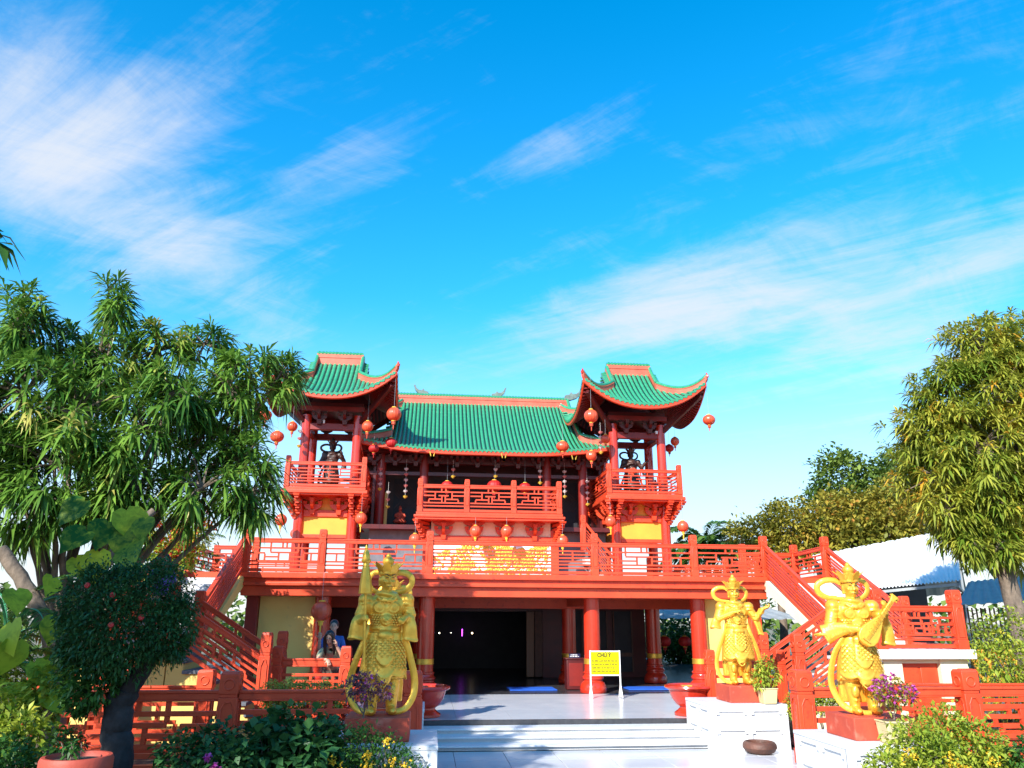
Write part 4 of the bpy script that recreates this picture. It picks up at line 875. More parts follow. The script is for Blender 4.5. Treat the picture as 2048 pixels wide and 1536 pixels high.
    sc_.build('armour_scales', M[mt], root, smooth=25, kind='stuff')
    return root
halo_r = lambda s, k: [(.06*s, .07, 1.40), (.20*s*k, .09, 1.415), (.295*s*k, .10, 1.48), (.31*s*k, .10, 1.575), (.235*s*k, .09, 1.64), (.13*s*k, .08, 1.645), (.07*s, .07, 1.60)]
def stream(s): return [(.20*s, -.02, 1.02), (.235*s, -.05, .86), (.33*s, -.03, .60), (.385*s, .0, .38), (.37*s, -.02, .20), (.27*s, -.05, .06), (.10*s, -.08, .03)]
S1 = dict(arms=[((-.315, -.03, 1.10), (-.285, -.135, 1.075)), ((.31, .0, 1.09), (.235, -.12, 1.11))],
          hands=[((-.285, -.135, 1.075), (.15, -1, .2), (1, .2, 0), 1.15), ((.235, -.12, 1.11), (-.5, -.9, -.35), (-.4, .2, -1), 1.15)],
          sleeves=[([(-.31, -.05, 1.10), (-.335, -.07, 1.02), (-.34, -.06, .86)], (.07, .105)), ([(.27, -.06, 1.10), (.295, -.07, 1.0), (.30, -.06, .84)], (.07, .10))],
          ribbons=[(halo_r(1, 1), .040), (halo_r(-1, .72), .034), (stream(1), .042), (stream(-1), .042)])
S2 = dict(arms=[((-.33, -.04, 1.10), (-.06, -.20, 1.22)), ((.36, -.02, 1.10), (.47, -.14, 1.28))],
          hands=[((-.06, -.20, 1.22), (1, -.2, .25), (0, .4, -1), 1.1), ((.47, -.14, 1.28), (.75, -.3, .25), (-.3, 0, 1), 1.1)],
          sleeves=[([(-.33, -.04, 1.10), (-.36, -.03, 1.03), (-.37, -.02, .95)], (.07, .10)), ([(.36, -.02, 1.10), (.40, -.02, .98), (.44, .0, .84)], (.06, .05))],
          ribbons=[(halo_r(-1, 1.1), .036), (halo_r(1, .85), .034), (stream(1), .036), (stream(-1), .036)])
S3 = dict(arms=[((-.33, -.05, 1.05), (-.03, -.26, 1.03)), ((.37, -.03, 1.12), (.335, -.19, 1.26))],
          hands=[((-.03, -.26, 1.03), (1, -.15, -.35), (.1, .8, -.6), 1.15), ((.335, -.19, 1.26), (-.1, -.7, .7), (-.7, .4, .3), 1.1)],
          sleeves=[([(-.14, -.19, 1.04), (-.27, -.10, 1.01), (-.40, -.03, .95)], (.065, .135)), ([(.37, -.03, 1.14), (.40, -.03, 1.0), (.40, -.02, .84)], (.07, .09))],
          ribbons=[(halo_r(-1, 1.25), .040), (halo_r(1, .85), .036), ([(-.18, -.10, .92), (-.30, -.06, .74), (-.365, -.02, .50), (-.36, 0, .30), (-.26, -.04, .10), (-.08, -.09, .03), (.05, -.1, .02)], .040)])
pedestal(-.52, 10.05, 'pedestal in the shade behind the yellow flowers, under the umbrella bearing statue'); clay_block(-.52, 10.0, .701, 'mauve red block under the umbrella bearing statue', .74, .7, .26)
g1 = guardian((-.50, 10.0, .96), 'shaded gold guardian statue holding a furled umbrella on a pole', R(6), S1, head_turn=R(14))
um = MB(); ax = lambda z: V((-.235-.035*(z-.45), -.235+.02*z*0, z))
um.tube([ax(.42), ax(1.42)], .017, 10); um.build('umbrella_pole', M['gold'], g1)
def along(prof, n, name, par, rib=None):
    m = MB(); rs = []
    for r, z in prof:
        c_ = ax(z); rs.append([c_+V((r*(rib(2*math.pi*k/n, z) if rib else 1)*math.cos(2*math.pi*k/n), r*(rib(2*math.pi*k/n, z) if rib else 1)*math.sin(2*math.pi*k/n), 0)) for k in range(n)])
    m.rings(rs); return m.build(name, M['gold'], par)
along([(.02, 1.385), (.076, 1.375), (.078, 1.385), (.066, 1.50), (.050, 1.62), (.038, 1.695)], 16, 'furled_umbrella', g1, lambda t, z: 1+.06*math.cos(8*t))
along([(.03, 1.69), (.040, 1.70), (.034, 1.73), (.056, 1.755), (.058, 1.775), (.046, 1.785), (.044, 1.84), (.026, 1.885), (.014, 1.90), (.02, 1.915), (.012, 1.935), (.004, 1.955)], 16, 'umbrella_finial', g1)
pedestal(5.62, 10.0, 'white stone pedestal with recessed panels under the pipa player statue', 1.35, 1.3, .66); clay_block(5.60, 9.98, .661, 'wide red clay block under the pipa player statue', .80, .72, .26)
g3 = guardian((5.56, 10.0, .92), 'sunlit gold guardian statue playing a pipa', R(-10), S3, head_turn=R(4))
pp = MB(); Mp = Matrix.Translation((.10, -.285, .99)) @ Matrix.Rotation(R(40), 4, 'Y') @ Matrix.Rotation(R(-6), 4, 'X')
po = [(0, -.185), (.07, -.175), (.115, -.13), (.13, -.06), (.115, .02), (.08, .12), (.045, .21), (.03, .27), (-.03, .27), (-.045, .21), (-.08, .12), (-.115, .02), (-.13, -.06), (-.115, -.13), (-.07, -.175)]
pp.prism(po, -.028, .045, Mp); pp.build('pipa_body', M['gold'], g3, bevel=.012)
nk = MB(); nk.prism([(-.026, .26), (.026, .26), (.022, .50), (.05, .585), (-.05, .585), (-.022, .50)], -.03, .015, Mp); nk.build('pipa_neck', M['gold'], g3, bevel=.006)
fr_ = MB()
for i in range(8): fr_.prism([(-.034, -.02+.055*i), (.034, -.02+.055*i), (.034, -.008+.055*i), (-.034, -.008+.055*i)], -.042, -.027, Mp)
for x in (-.018, -.006, .006, .018): fr_.prism([(x-.0025, -.13), (x+.0025, -.13), (x+.0025, .5), (x-.0025, .5)], -.048, -.043, Mp)
fr_.prism([(-.05, -.14), (.05, -.14), (.05, -.12), (-.05, -.12)], -.05, -.027, Mp); fr_.build('pipa_strings', M['gold2'], g3)
for i in range(2): MB().tube([Mp @ V((-.06, -.01, .53+.035*i)), Mp @ V((.06, -.01, .53+.035*i))], [.009, .012], 7).build('tuning_peg', M['gold'], g3)
pedestal(5.42, 14.03, 'white panelled stone pedestal beside the steps, under the posing statue', 1.28, 1.2, .70); clay_block(5.56, 13.95, .701, 'red clay block on the pedestal beside the steps', .74, .68, .27)
guardian((5.52, 13.95, .97), 'sunlit gold statue raising one open hand with a pearl', R(-6), S2, head_turn=R(-4))
pedestal(-.62, 14.0, 'pedestal hidden behind the umbrella bearing statue', 1.2, 1.2, .66); clay_block(-.62, 13.95, .661, 'red block mostly hidden behind the umbrella bearing statue', .70, .66, .27)
guardian((-.60, 13.95, .93), 'gold statue almost hidden behind the umbrella bearing statue', R(6), S1, vox=.016)
S5 = dict(S3, hands=[((-.03, -.26, 1.03), (1, -.15, .35), (.1, .8, -.6), 1.15), ((.335, -.19, 1.26), (-.1, -.7, .7), (-.7, .4, .3), 1.1)])
for x, lb in ((-3.42, 'dark brown deity statue inside the tower beside the mango tree'), (7.08, 'dark brown deity statue inside the tower clear against the sky')):
    guardian((x, 26.55, 6.075), lb, 0, S2 if x > 0 else S5, mt='brown', vox=.02, scale=1.05, group='dark statues inside the towers', name='deity_statue')
# ---------------------------------------------------------------- bowls and pots
def bowl(x, y, lb):
    o = thing('incense_bowl', lb, 'bowl', (x, y, .331), 'wide red bowls at the top of the steps')
    MB().lathe([(.27, 0), (.30, .01), (.30, .05), (.24, .09), (.20, .13), (.20, .16)], 32).build('foot', M['red_glaze'], o)
    MB().lathe([(.19, .15), (.27, .20), (.34, .30), (.375, .40), (.39, .45), (.45, .475), (.47, .50), (.46, .53), (.41, .54), (.37, .52), (.36, .45), (.30, .40), (.05, .38)], 36).build('basin', M['red_glaze'], o)
    MB().lathe([(.35, .44), (.34, .47), (.02, .48)], 24).build('sand', M['soil'], o); return o
bowl(5.02, 15.25, 'wide glazed red bowl with a small yellow sign, at the sunny end of the steps'); bowl(.02, 15.35, 'wide red bowl at the shaded end of the steps')
so_ = thing('bowl_sign', 'small orange sign card standing in the sunlit red bowl', 'sign', (4.93, 15.12, .80)); MB().bx(-.12, .12, -.01, .01, 0, .085).build('card', M['block'], so_, bevel=.004)
MB().bx(-.10, .10, -.014, -.0105, .02, .065).build('print', M['tassel'], so_)
o = thing('clay_basin', 'low dark brown clay basin on the paving before the white pedestal', 'basin', (5.42, 13.08, 0)); MB().lathe([(.16, 0), (.23, .03), (.27, .09), (.265, .14), (.235, .175), (.215, .18), (.20, .15), (.21, .1), (.02, .08)], 28).build('basin_wall', M['clay'], o)
def square_pot(x, y, z, s, lb):
    o = thing('square_pot', lb, 'plant pot', (x, y, z), 'beige square plant pots'); m = MB(); m.box((0, 0, s*.45), (s*.82, s*.82, s*.9), taper=1.2); m.build('pot_body', M['plast'], o, bevel=.015)
    MB().box((0, 0, s*.90), (s*1.04, s*1.04, s*.08)).build('rim', M['plast'], o, bevel=.01); MB().box((0, 0, s*.945), (s*.9, s*.9, s*.012)).build('earth', M['soil'], o); return o
square_pot(5.56, 9.42, .661, .27, 'beige square pot of the pink bougainvillea at the pipa player statue'); square_pot(5.80, 13.48, .701, .27, 'beige square pot of the yellow shrub beside the posing statue')
o = thing('round_pot', 'wide terracotta garden pot at the bottom edge, before the bonsai', 'plant pot', (-2.90, 7.5, .02))
MB().lathe([(.20, 0), (.22, .02), (.235, .70), (.27, .79), (.285, .80), (.285, .88), (.27, .91), (.24, .91), (.235, .86), (.22, .84), (.02, .84)], 36).build('pot_body', M['terra'], o)
MB().lathe([(.225, .84), (.22, .87), (.1, .885), (.02, .88)], 24).build('earth', M['soil'], o)
# ---------------------------------------------------------------- notice board and lectern
def text(par, body, loc, size, mt, ext=.001, name='lettering', sx=1):
    cu_ = bpy.data.curves.new('t', 'FONT'); cu_.body = body; cu_.size = size; cu_.align_x = 'CENTER'; cu_.extrude = ext; cu_.offset = size*.035
    t = bpy.data.objects.new('t', cu_); col.objects.link(t); dg = bpy.context.evaluated_depsgraph_get(); me = bpy.data.meshes.new_from_object(t.evaluated_get(dg)); bpy.data.objects.remove(t)
    me.materials.clear(); me.materials.append(M[mt]); o = put(name, me, par, loc); o.rotation_euler = (R(90), 0, 0); o.scale = (sx, 1, 1); return o
nb = thing('notice_board', 'yellow notice board with brown lettering on white legs', 'sign', (4.15, 18.6, .331))
MB().bx(-.335, .335, -.012, .012, .50, 1.0).build('board', M['signy'], nb)
for a in ((-.36, -.336, .48, 1.03), (.336, .36, .48, 1.03)): MB().bx(a[0], a[1], -.018, .018, a[2], a[3]).build('frame', M['steel'], nb)
for z in (.478, 1.0): MB().bx(-.335, .335, -.018, .018, z, z+.024).build('frame', M['steel'], nb)
for x in (-.348, .348):
    MB().bx(x-.014, x+.014, -.014, .014, .02, .48).build('leg', M['steel'], nb); MB().bar((x, 0, .30), (x, -.17, .012), .022, .02).build('leg', M['steel'], nb); MB().bar((x, 0, .30), (x, .17, .012), .022, .02).build('leg', M['steel'], nb)
text(nb, 'CHÚ Ý', (-.02, -.0135, .885), .125, 'signred', sx=.85)
def dashes(par, y, z, x0, x1, h, mt, seed):      # print too small to read in the picture: word-like rows of strokes
    r_ = random.Random(seed); x = x0; m = MB()
    while x < x1-h*.5:
        for k in range(r_.randint(2, 6)):
            if x > x1-h*.5: break
            q = h*r_.uniform(.35, .55); m.bx(x, x+q*.75, y-.001, y, z, z+h*r_.choice((.7, 1, 1, 1.15))); x += q
        x += h*.55
    return m.build('printed_line', M[mt], par, smooth=0, kind='stuff')
for i in range(4): dashes(nb, -.0125, .785-.075*i, -.305, .30 if i != 2 else .26, .034, 'signline', 3+i)
lc = thing('lectern', 'dark red wooden lectern with a small blue sign inside the hall', 'lectern', (3.88, 21.0, .331))
MB().bx(-.24, .24, -.18, .18, 0, .72).build('cabinet', M['maroon'], lc, bevel=.01); MB().bx(-.27, .27, -.2, .2, .72, .76).build('top', M['maroon'], lc, bevel=.01); MB().bx(-.18, .18, -.19, -.181, .08, .64).build('panel', M['red_deep'], lc, bevel=.006)
sg = thing('lectern_sign', 'small dark blue sign with white lettering on the lectern', 'sign', (3.88, 21.0, 1.092)); MB().bx(-.15, .15, -.008, .008, 0, .10).build('plate', mat('navy_plate', (.01, .012, .06), rough=.4), sg)
dashes(sg, -.0085, .060, -.10, .09, .024, 'white', 8); dashes(sg, -.0085, .022, -.12, .12, .024, 'white', 9)
# ---------------------------------------------------------------- lanterns
def lantern_mesh(r, sq, mt):
    a = MB(); n = 14; prof = [(r*.28, r*sq*.96)]
    for i in range(1, 13): t = math.pi/2-math.pi*i/13; prof.append((r*max(math.cos(t), .26), r*sq*math.sin(t)))
    prof.append((r*.28, -r*sq*.96)); a.lathe(prof[::-1], 48, rib=lambda t, z: 1-.07*abs(math.sin(7*t))); body = a.mesh('silk', M[mt], 60)
    b = MB(); b.lathe([(r*.30, r*sq*.92), (r*.32, r*sq*.97), (r*.30, r*sq*1.06), (r*.10, r*sq*1.08)], 16); b.lathe([(r*.10, -r*sq*1.08), (r*.30, -r*sq*1.06), (r*.32, -r*sq*.97), (r*.30, -r*sq*.92)], 16); caps = b.mesh('cap', M['tassel'])
    f = MB(); f.lathe([(r*.24, -r*sq*1.5), (r*.27, -r*sq*1.06)], 16, rib=lambda t, z: 1+.1*math.sin(9*t)); f.tube([(0, 0, -r*sq*1.5), (0, 0, -r*sq*2.2)], [.02, .012], 6); fr = f.mesh('fringe', M[mt])
    f2 = MB(); f2.lathe([(r*.20, -r*sq*1.4), (r*.24, -r*sq*1.06)], 14); f2.tube([(0, 0, -r*sq*1.4), (0, 0, -r*sq*2.3)], [.022, .014], 6); fy = f2.mesh('fringe', M['tassel'])
    return body, caps, fr, fy
LM = {k: lantern_mesh(*k) for k in ((.22, .82, 'lantern'), (.19, .98, 'lantern'), (.22, .80, 'lantern_dk'), (.24, .95, 'lantern'))}
def lantern(x, y, z, lb, key=(.22, .82, 'lantern'), yel=False, s=.5, sz=1.0):
    o = thing('lantern', lb, 'lantern', (x, y, z), 'round red lanterns'); q = LM[key]; o.scale = (sz,)*3
    put('silk', q[0], o); put('cap', q[1], o); put('fringe', q[3] if yel else q[2], o); r = key[0]*key[1]
    MB().tube([(0, 0, r*1.05), (0, 0, r*1.05+s)], .004, 5).build('cord', M['grey'], o)
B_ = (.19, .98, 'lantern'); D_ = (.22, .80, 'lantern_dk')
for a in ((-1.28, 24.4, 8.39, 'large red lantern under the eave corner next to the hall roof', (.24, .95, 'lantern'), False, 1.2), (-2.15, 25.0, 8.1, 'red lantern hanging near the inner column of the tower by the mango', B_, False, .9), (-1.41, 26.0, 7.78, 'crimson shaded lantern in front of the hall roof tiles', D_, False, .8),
          (-1.95, 25.6, 7.49, 'shaded red lantern half hidden at the tower column and hall eave', D_, False, .6, .8), (-4.6, 25.2, 8.07, 'small red lantern at the outer column of the tower by the mango', B_, False, .9, .9), (-4.92, 24.5, 7.56, 'red lantern hanging low beside the mango leaves', (.22, .82, 'lantern'), False, 1.6),
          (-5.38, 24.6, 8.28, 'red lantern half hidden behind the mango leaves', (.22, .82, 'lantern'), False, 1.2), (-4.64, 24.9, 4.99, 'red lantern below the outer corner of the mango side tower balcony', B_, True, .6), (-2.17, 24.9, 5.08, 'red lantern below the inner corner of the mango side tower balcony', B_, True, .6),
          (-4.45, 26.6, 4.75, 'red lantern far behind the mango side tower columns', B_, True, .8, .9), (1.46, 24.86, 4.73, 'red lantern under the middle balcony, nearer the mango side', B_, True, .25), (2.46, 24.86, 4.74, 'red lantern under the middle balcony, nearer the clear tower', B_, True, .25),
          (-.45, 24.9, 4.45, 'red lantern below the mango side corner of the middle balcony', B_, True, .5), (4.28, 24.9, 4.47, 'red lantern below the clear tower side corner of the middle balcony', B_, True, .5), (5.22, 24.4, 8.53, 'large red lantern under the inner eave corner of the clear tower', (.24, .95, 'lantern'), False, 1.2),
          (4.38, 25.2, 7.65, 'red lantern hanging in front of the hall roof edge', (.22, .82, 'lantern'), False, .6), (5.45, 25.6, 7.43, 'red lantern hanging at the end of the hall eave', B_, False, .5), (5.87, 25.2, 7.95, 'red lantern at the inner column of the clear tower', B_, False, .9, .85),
          (9.31, 24.5, 8.55, 'red lantern alone against the sky beyond the clear tower', (.22, .82, 'lantern'), False, 1.2), (8.57, 26.0, 8.12, 'pale red lantern behind the outer column of the clear tower', B_, False, .9, .85), (8.54, 26.6, 8.00, 'shaded red lantern partly hidden by the outer column', D_, False, .9, .8), (8.36, 27.0, 7.62, 'shaded red lantern low behind the clear tower', D_, False, .9, .7),
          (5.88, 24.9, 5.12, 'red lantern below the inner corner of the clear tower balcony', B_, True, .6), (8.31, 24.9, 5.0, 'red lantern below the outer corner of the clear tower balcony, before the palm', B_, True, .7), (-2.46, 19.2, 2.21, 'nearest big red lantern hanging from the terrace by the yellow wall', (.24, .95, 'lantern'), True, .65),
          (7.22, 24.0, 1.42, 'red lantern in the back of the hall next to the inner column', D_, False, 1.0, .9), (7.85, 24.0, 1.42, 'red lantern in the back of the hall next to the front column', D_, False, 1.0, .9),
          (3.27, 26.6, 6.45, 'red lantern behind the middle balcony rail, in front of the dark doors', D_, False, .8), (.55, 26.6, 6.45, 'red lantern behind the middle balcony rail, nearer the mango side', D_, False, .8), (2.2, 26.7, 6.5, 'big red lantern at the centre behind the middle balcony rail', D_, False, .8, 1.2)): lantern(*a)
# strings of paper lotuses
lt = MB()
for k in range(8):
    a = 2*math.pi*k/8
    for (rr_, zz_, w2) in ((.05, .0, .035), (.085, -.015, .04)):
        p = V((math.cos(a), math.sin(a), 0)); s_ = V((-math.sin(a), math.cos(a), 0)); lt.add([p*.02+V((0, 0, zz_-.03)), p*rr_*.7+s_*w2+V((0, 0, zz_)), p*rr_+V((0, 0, zz_+.05)), p*rr_*.7-s_*w2+V((0, 0, zz_))], [(0, 1, 2, 3)])
lt.lathe([(.02, -.06), (.05, -.03), (.03, 0)], 8)
LOT = {k: lt.mesh('lotus', M[k], 30) for k in ('lotus_p', 'lotus_w', 'lotus_y')}
for i, (x, z0, z1, y, lb) in enumerate(((-1.76, 7.03, 6.33, 26.8, 'string of paper lotuses nearest the yellow wall of the hall'), (-1.47, 6.24, 5.73, 26.9, 'short low string of pink and yellow lotuses'), (-.88, 7.05, 6.08, 26.8, 'string of paper lotuses above the small seated figure'), (.75, 7.05, 6.8, 26.7, 'short lotus string above the middle balcony, mango side'), (2.24, 7.09, 6.85, 26.7, 'short lotus string above the centre of the middle balcony'),
                                             (3.82, 7.07, 6.65, 26.7, 'lotus string above the far end of the middle balcony'), (4.71, 7.09, 6.2, 26.8, 'long lotus string beside the middle balcony corner post'), (5.52, 6.75, 5.94, 26.8, 'lotus string next to the last hall column'), (5.72, 8.2, 7.5, 25.3, 'lotus string at the inner column of the clear tower'), (-4.35, 7.95, 7.45, 25.3, 'lotus string at the outer column of the mango side tower'))):
    o = thing('lotus_string', lb, 'garland', (x, y, z1), 'strings of paper lotuses'); n = max(2, int((z0-z1)/.17)+1)
    for k in range(n): put('lotus', LOT['lotus_y' if k == 0 else ('lotus_p', 'lotus_w')[(k+i) % 2]], o, (0, 0, k*(z0-z1)/(n-1)))
    MB().tube([(0, 0, -.05), (0, 0, z0-z1+.35)], .004, 4).build('cord', M['steel'], o)
# small seated figure and vase in the hall
o = thing('seated_figurine', 'small orange robed seated figurine on dark rocks inside the hall', 'figurine', (-1.06, 27.7, 5.02))
m = MB(); m.ell((0, 0, .34), (.20, .17, .12), 16, 10); m.ell((.12, -.1, .30), (.12, .14, .07)); m.ell((-.12, -.1, .30), (.12, .14, .07)); loft(m, [(.34, 0, 0, .15, .11), (.5, 0, 0, .12, .09), (.60, 0, 0, .13, .08), (.66, 0, 0, .05, .05)], 18); m.ell((0, -.01, .74), (.065, .07, .085)); m.ell((0, .01, .83), (.04, .04, .05))
for s in (-1, 1): m.tube([(.12*s, 0, .60), (.18*s, -.04, .48), (.05*s, -.14, .45)], [.045, .045, .03], 8)
remeshed('body', m, 'block', o, .02, 3); m = MB(); rr = random.Random(3)
for i in range(14): m.ell((rr.uniform(-.35, .3), rr.uniform(-.1, .15), rr.uniform(.03, .16)), (rr.uniform(.08, .16), rr.uniform(.08, .14), rr.uniform(.06, .12)), 8, 5)
m.build('rock', mat('dark_green_rock', (.02, .05, .035), (.03, .02, .02), 8, .7), o)
o = thing('gold_vase', 'gilt flower vase at the foot of the yellow wall in the hall', 'vase', (-1.72, 27.2, 5.02)); MB().lathe([(.06, 0), (.07, .02), (.11, .10), (.12, .18), (.07, .27), (.06, .31), (.09, .34)], 16).build('vase_body', M['gold2'], o)
m = MB()
for i in range(16): a = rr.uniform(0, 6.28); e = rr.uniform(.06, .17); m.ell((e*math.cos(a), e*math.sin(a), .36+rr.uniform(0, .16)), (.04, .04, .03), 6, 4)
m.build('blossom', M['block'], o)
# sun-shade screen in front of hall? none; ceiling tube lamp
o = MB().tube([(0, 0, 0), (.32, 0, .09)], .02, 8).build('tube_lamp', M['steel'], None, (4.6, 22.4, 2.55)); tag(o, 'white tube lamp slanting under the hall ceiling', 'lamp')
# ---------------------------------------------------------------- people
def skinned(name, pts, edges, rad, mt, par, lev=2):
    me = bpy.data.meshes.new(name); me.from_pydata(pts, edges, []); o = bpy.data.objects.new(name, me); col.objects.link(o)
    s = o.modifiers.new('k', 'SKIN'); s.use_smooth_shade = True; lay = me.skin_vertices[0].data
    for i, r in enumerate(rad): lay[i].radius = (r, r) if isinstance(r, (int, float)) else r; lay[i].use_root = i == 0
    u = o.modifiers.new('u', 'SUBSURF'); u.levels = lev; u.render_levels = lev
    dg = bpy.context.evaluated_depsgraph_get(); m2 = bpy.data.meshes.new_from_object(o.evaluated_get(dg)); o.modifiers.clear(); o.data = m2; m2.name = name
    m2.materials.clear(); m2.materials.append(M[mt]); m2.polygons.foreach_set('use_smooth', [True]*len(m2.polygons)); o.parent = par; return o
def person(loc, label, J, shirt, trousers, hair='long', rz=0):
    """J: joint positions relative to the feet centre: hip, chest, neck, head, and per side shoulder, elbow, wrist, knee, ankle"""
    r = thing('person', label, 'person', loc, rz=rz); g_ = {k: V(v) for k, v in J.items()}
    names = ['hip', 'belly', 'chest', 'neck', 'chin', 'shL', 'elL', 'wrL', 'shR', 'elR', 'wrR', 'thL', 'knL', 'anL', 'toL', 'thR', 'knR', 'anR', 'toR']
    g_['belly'] = (g_['hip']+g_['chest'])/2; hd = (g_['head']-g_['neck']); g_['chin'] = g_['neck']+hd*.45
    for s in 'LR': g_['th'+s] = g_['hip']*.8+g_['kn'+s]*.2+V(((-.07 if s == 'R' else .07), 0, 0)); g_['to'+s] = g_['an'+s]+V((0, -.16, -.03))
    ix = {n: i for i, n in enumerate(names)}
    ed = [('hip', 'belly'), ('belly', 'chest'), ('chest', 'neck'), ('neck', 'chin')]+[e for s in 'LR' for e in (('chest', 'sh'+s), ('sh'+s, 'el'+s), ('el'+s, 'wr'+s), ('hip', 'th'+s), ('th'+s, 'kn'+s), ('kn'+s, 'an'+s), ('an'+s, 'to'+s))]
    rd = dict(hip=(.13, .10), belly=(.115, .09), chest=(.14, .095), neck=.05, chin=.045, sh=.052, el=.040, wr=.028, th=.082, kn=.058, an=.042, to=.035)
    body = skinned('body', [g_[n] for n in names], [(ix[a], ix[b]) for a, b in ed], [rd.get(n, rd.get(n[:2])) for n in names], 'skin', r)
    # clothes a little outside the body
    sn = ['hip', 'belly', 'chest', 'neckb', 'shL', 'ueL', 'shR', 'ueR']; g_['neckb'] = g_['chest']*.35+g_['neck']*.65
    for s in 'LR': g_['ue'+s] = g_['sh'+s]*.15+g_['el'+s]*.85
    jx = {n: i for i, n in enumerate(sn)}
    skinned('shirt', [g_[n] for n in sn], [(jx[a], jx[b]) for a, b in (('hip', 'belly'), ('belly', 'chest'), ('chest', 'neckb'), ('chest', 'shL'), ('shL', 'ueL'), ('chest', 'shR'), ('shR', 'ueR'))], [(.155, .12), (.14, .11), (.16, .115), .066, .070, .055, .070, .055], shirt, r)
    tn = ['hip', 'thL', 'knL', 'aL', 'thR', 'knR', 'aR']
    for s in 'LR': g_['a'+s] = g_['an'+s]*.9+g_['kn'+s]*.1
    skinned('trousers', [g_[n] for n in tn], [(0, 1), (1, 2), (2, 3), (0, 4), (4, 5), (5, 6)], [(.148, .115), .098, .075, .062, .098, .075, .062], trousers, r)
    # head with a face
    h = MB(); c = g_['head']; fw = V(J.get('face', (0, -1, 0))).normalized(); up_ = hd.normalized(); up_ = (up_-fw*up_.dot(fw)).normalized(); rt = fw.cross(up_)
    Q = Matrix((rt, -fw, up_)).transposed().to_4x4(); Q = Matrix.Translation(c) @ Q; Q3 = Q.to_3x3()
    def E(p, rr_, n=10): h.ell(Q @ V(p), rr_, n, 8, M=Q3)
    E((0, .01, .015), (.074, .092, .095), 16); E((0, -.03, -.05), (.052, .055, .055)); E((0, -.098, -.012), (.012, .018, .016)); E((0, -.10, .0), (.009, .012, .024))
    for s in (-1, 1): E((.03*s, -.082, .012), (.015, .009, .008)); E((.075*s, .01, -.005), (.012, .02, .03))
    h.tube([Q @ V((-.022, -.083, -.052)), Q @ V((0, -.092, -.051)), Q @ V((.022, -.083, -.052))], [.004, .007, .004], 6); h.tube([Q @ V((0, .01, -.04)), Q @ V((0, .02, -.14))], [.045, .05], 10)
    remeshed('head', h, 'skin', r, .010, 3)
    k = MB()
    for s in (-1, 1): k.ell(Q @ V((.03*s, -.089, .012)), (.008, .005, .006), 8, 6, M=Q3); k.tube([Q @ V((.014*s, -.088, .032)), Q @ V((.046*s, -.078, .032))], .004, 5)
    k.build('eyes', M['hair'], r)
    k = MB(); k.ell(Q @ V((0, .034, .040)), (.094, .098, .102), 16, 12, M=Q3)
    if hair == 'long':
        k.ell(Q @ V((0, .055, -.07)), (.085, .05, .13), 14, 10, M=Q3)
        for s in (-1, 1): k.tube([Q @ V((.03*s, -.045, .10)), Q @ V((.078*s, -.035, .03)), Q @ V((.088*s, -.03, -.09)), Q @ V((.085*s, -.045, -.20)), Q @ V((.075*s, -.05, -.30))], [.025, .032, .036, .032, .012], 10)
    remeshed('hair', k, 'hair', r, .010, 3)
    for s in 'LR':
        m_ = MB(); w_ = g_['wr'+s]; d = V(J.get('hand'+s, tuple(w_-g_['el'+s]))); hand(m_, w_, d, J.get('curl'+s, (0, -.3, -1)), 1.0, thumb=1 if s == 'R' else -1); remeshed('hand', m_, 'skin', r, .006, 2)
    return r
J1 = dict(hip=(0, .14, .80), chest=(0, -.12, 1.08), neck=(.0, -.26, 1.22), head=(-.02, -.33, 1.36), shL=(.16, -.20, 1.15), elL=(.27, -.42, .985), wrL=(.12, -.40, 1.22), shR=(-.16, -.22, 1.14), elR=(-.19, -.47, .99), wrR=(.00, -.60, 1.00), knL=(.09, .06, .44), anL=(.09, .16, .07), knR=(-.09, .06, .44), anR=(-.09, .16, .07), face=(-.15, -1, -.25), handR=(.5, -.5, -1), handL=(-.25, .05, 1), curlR=(0, .3, -1), curlL=(-1, 0, .2))
wp = person((-1.74, 15.52, .34), 'person in a pale green top with long dark hair leaning on the balustrade and phoning', J1, 'shirt', 'apron')
ph = MB().box((0, 0, 0), (.016, .07, .14)).build('phone', M['black'], None, (-1.665, 15.13, 1.635), bevel=.006); ph.rotation_euler = (R(-12), R(-8), 0); tag(ph, 'black phone held to the ear of the leaning person', 'phone')
J2 = dict(hip=(0, .0, .85), chest=(0, .0, 1.22), neck=(0, 0, 1.40), head=(0, -.02, 1.55), shL=(.17, 0, 1.32), elL=(.23, -.02, 1.05), wrL=(.18, -.16, .88), shR=(-.17, 0, 1.32), elR=(-.26, -.06, 1.10), wrR=(-.24, -.20, 1.32), knL=(.09, -.02, .46), anL=(.09, .02, .07), knR=(-.09, -.02, .46), anR=(-.09, .02, .07), handR=(0, -.1, 1), curlR=(0, -1, 0))
person((-1.84, 16.5, .34), 'person in dark clothes raising a hand behind the leaning person', J2, 'cloth_bl', 'cloth_dk', 'short')
J3 = dict(J2, wrR=(-.22, -.16, .88), handR=(0, -.1, -1))
person((-4.98, 15.55, 1.535), 'person in a purple top standing on the stair landing behind the bonsai', J3, 'cloth_pu', 'cloth_dk', 'long', R(30))
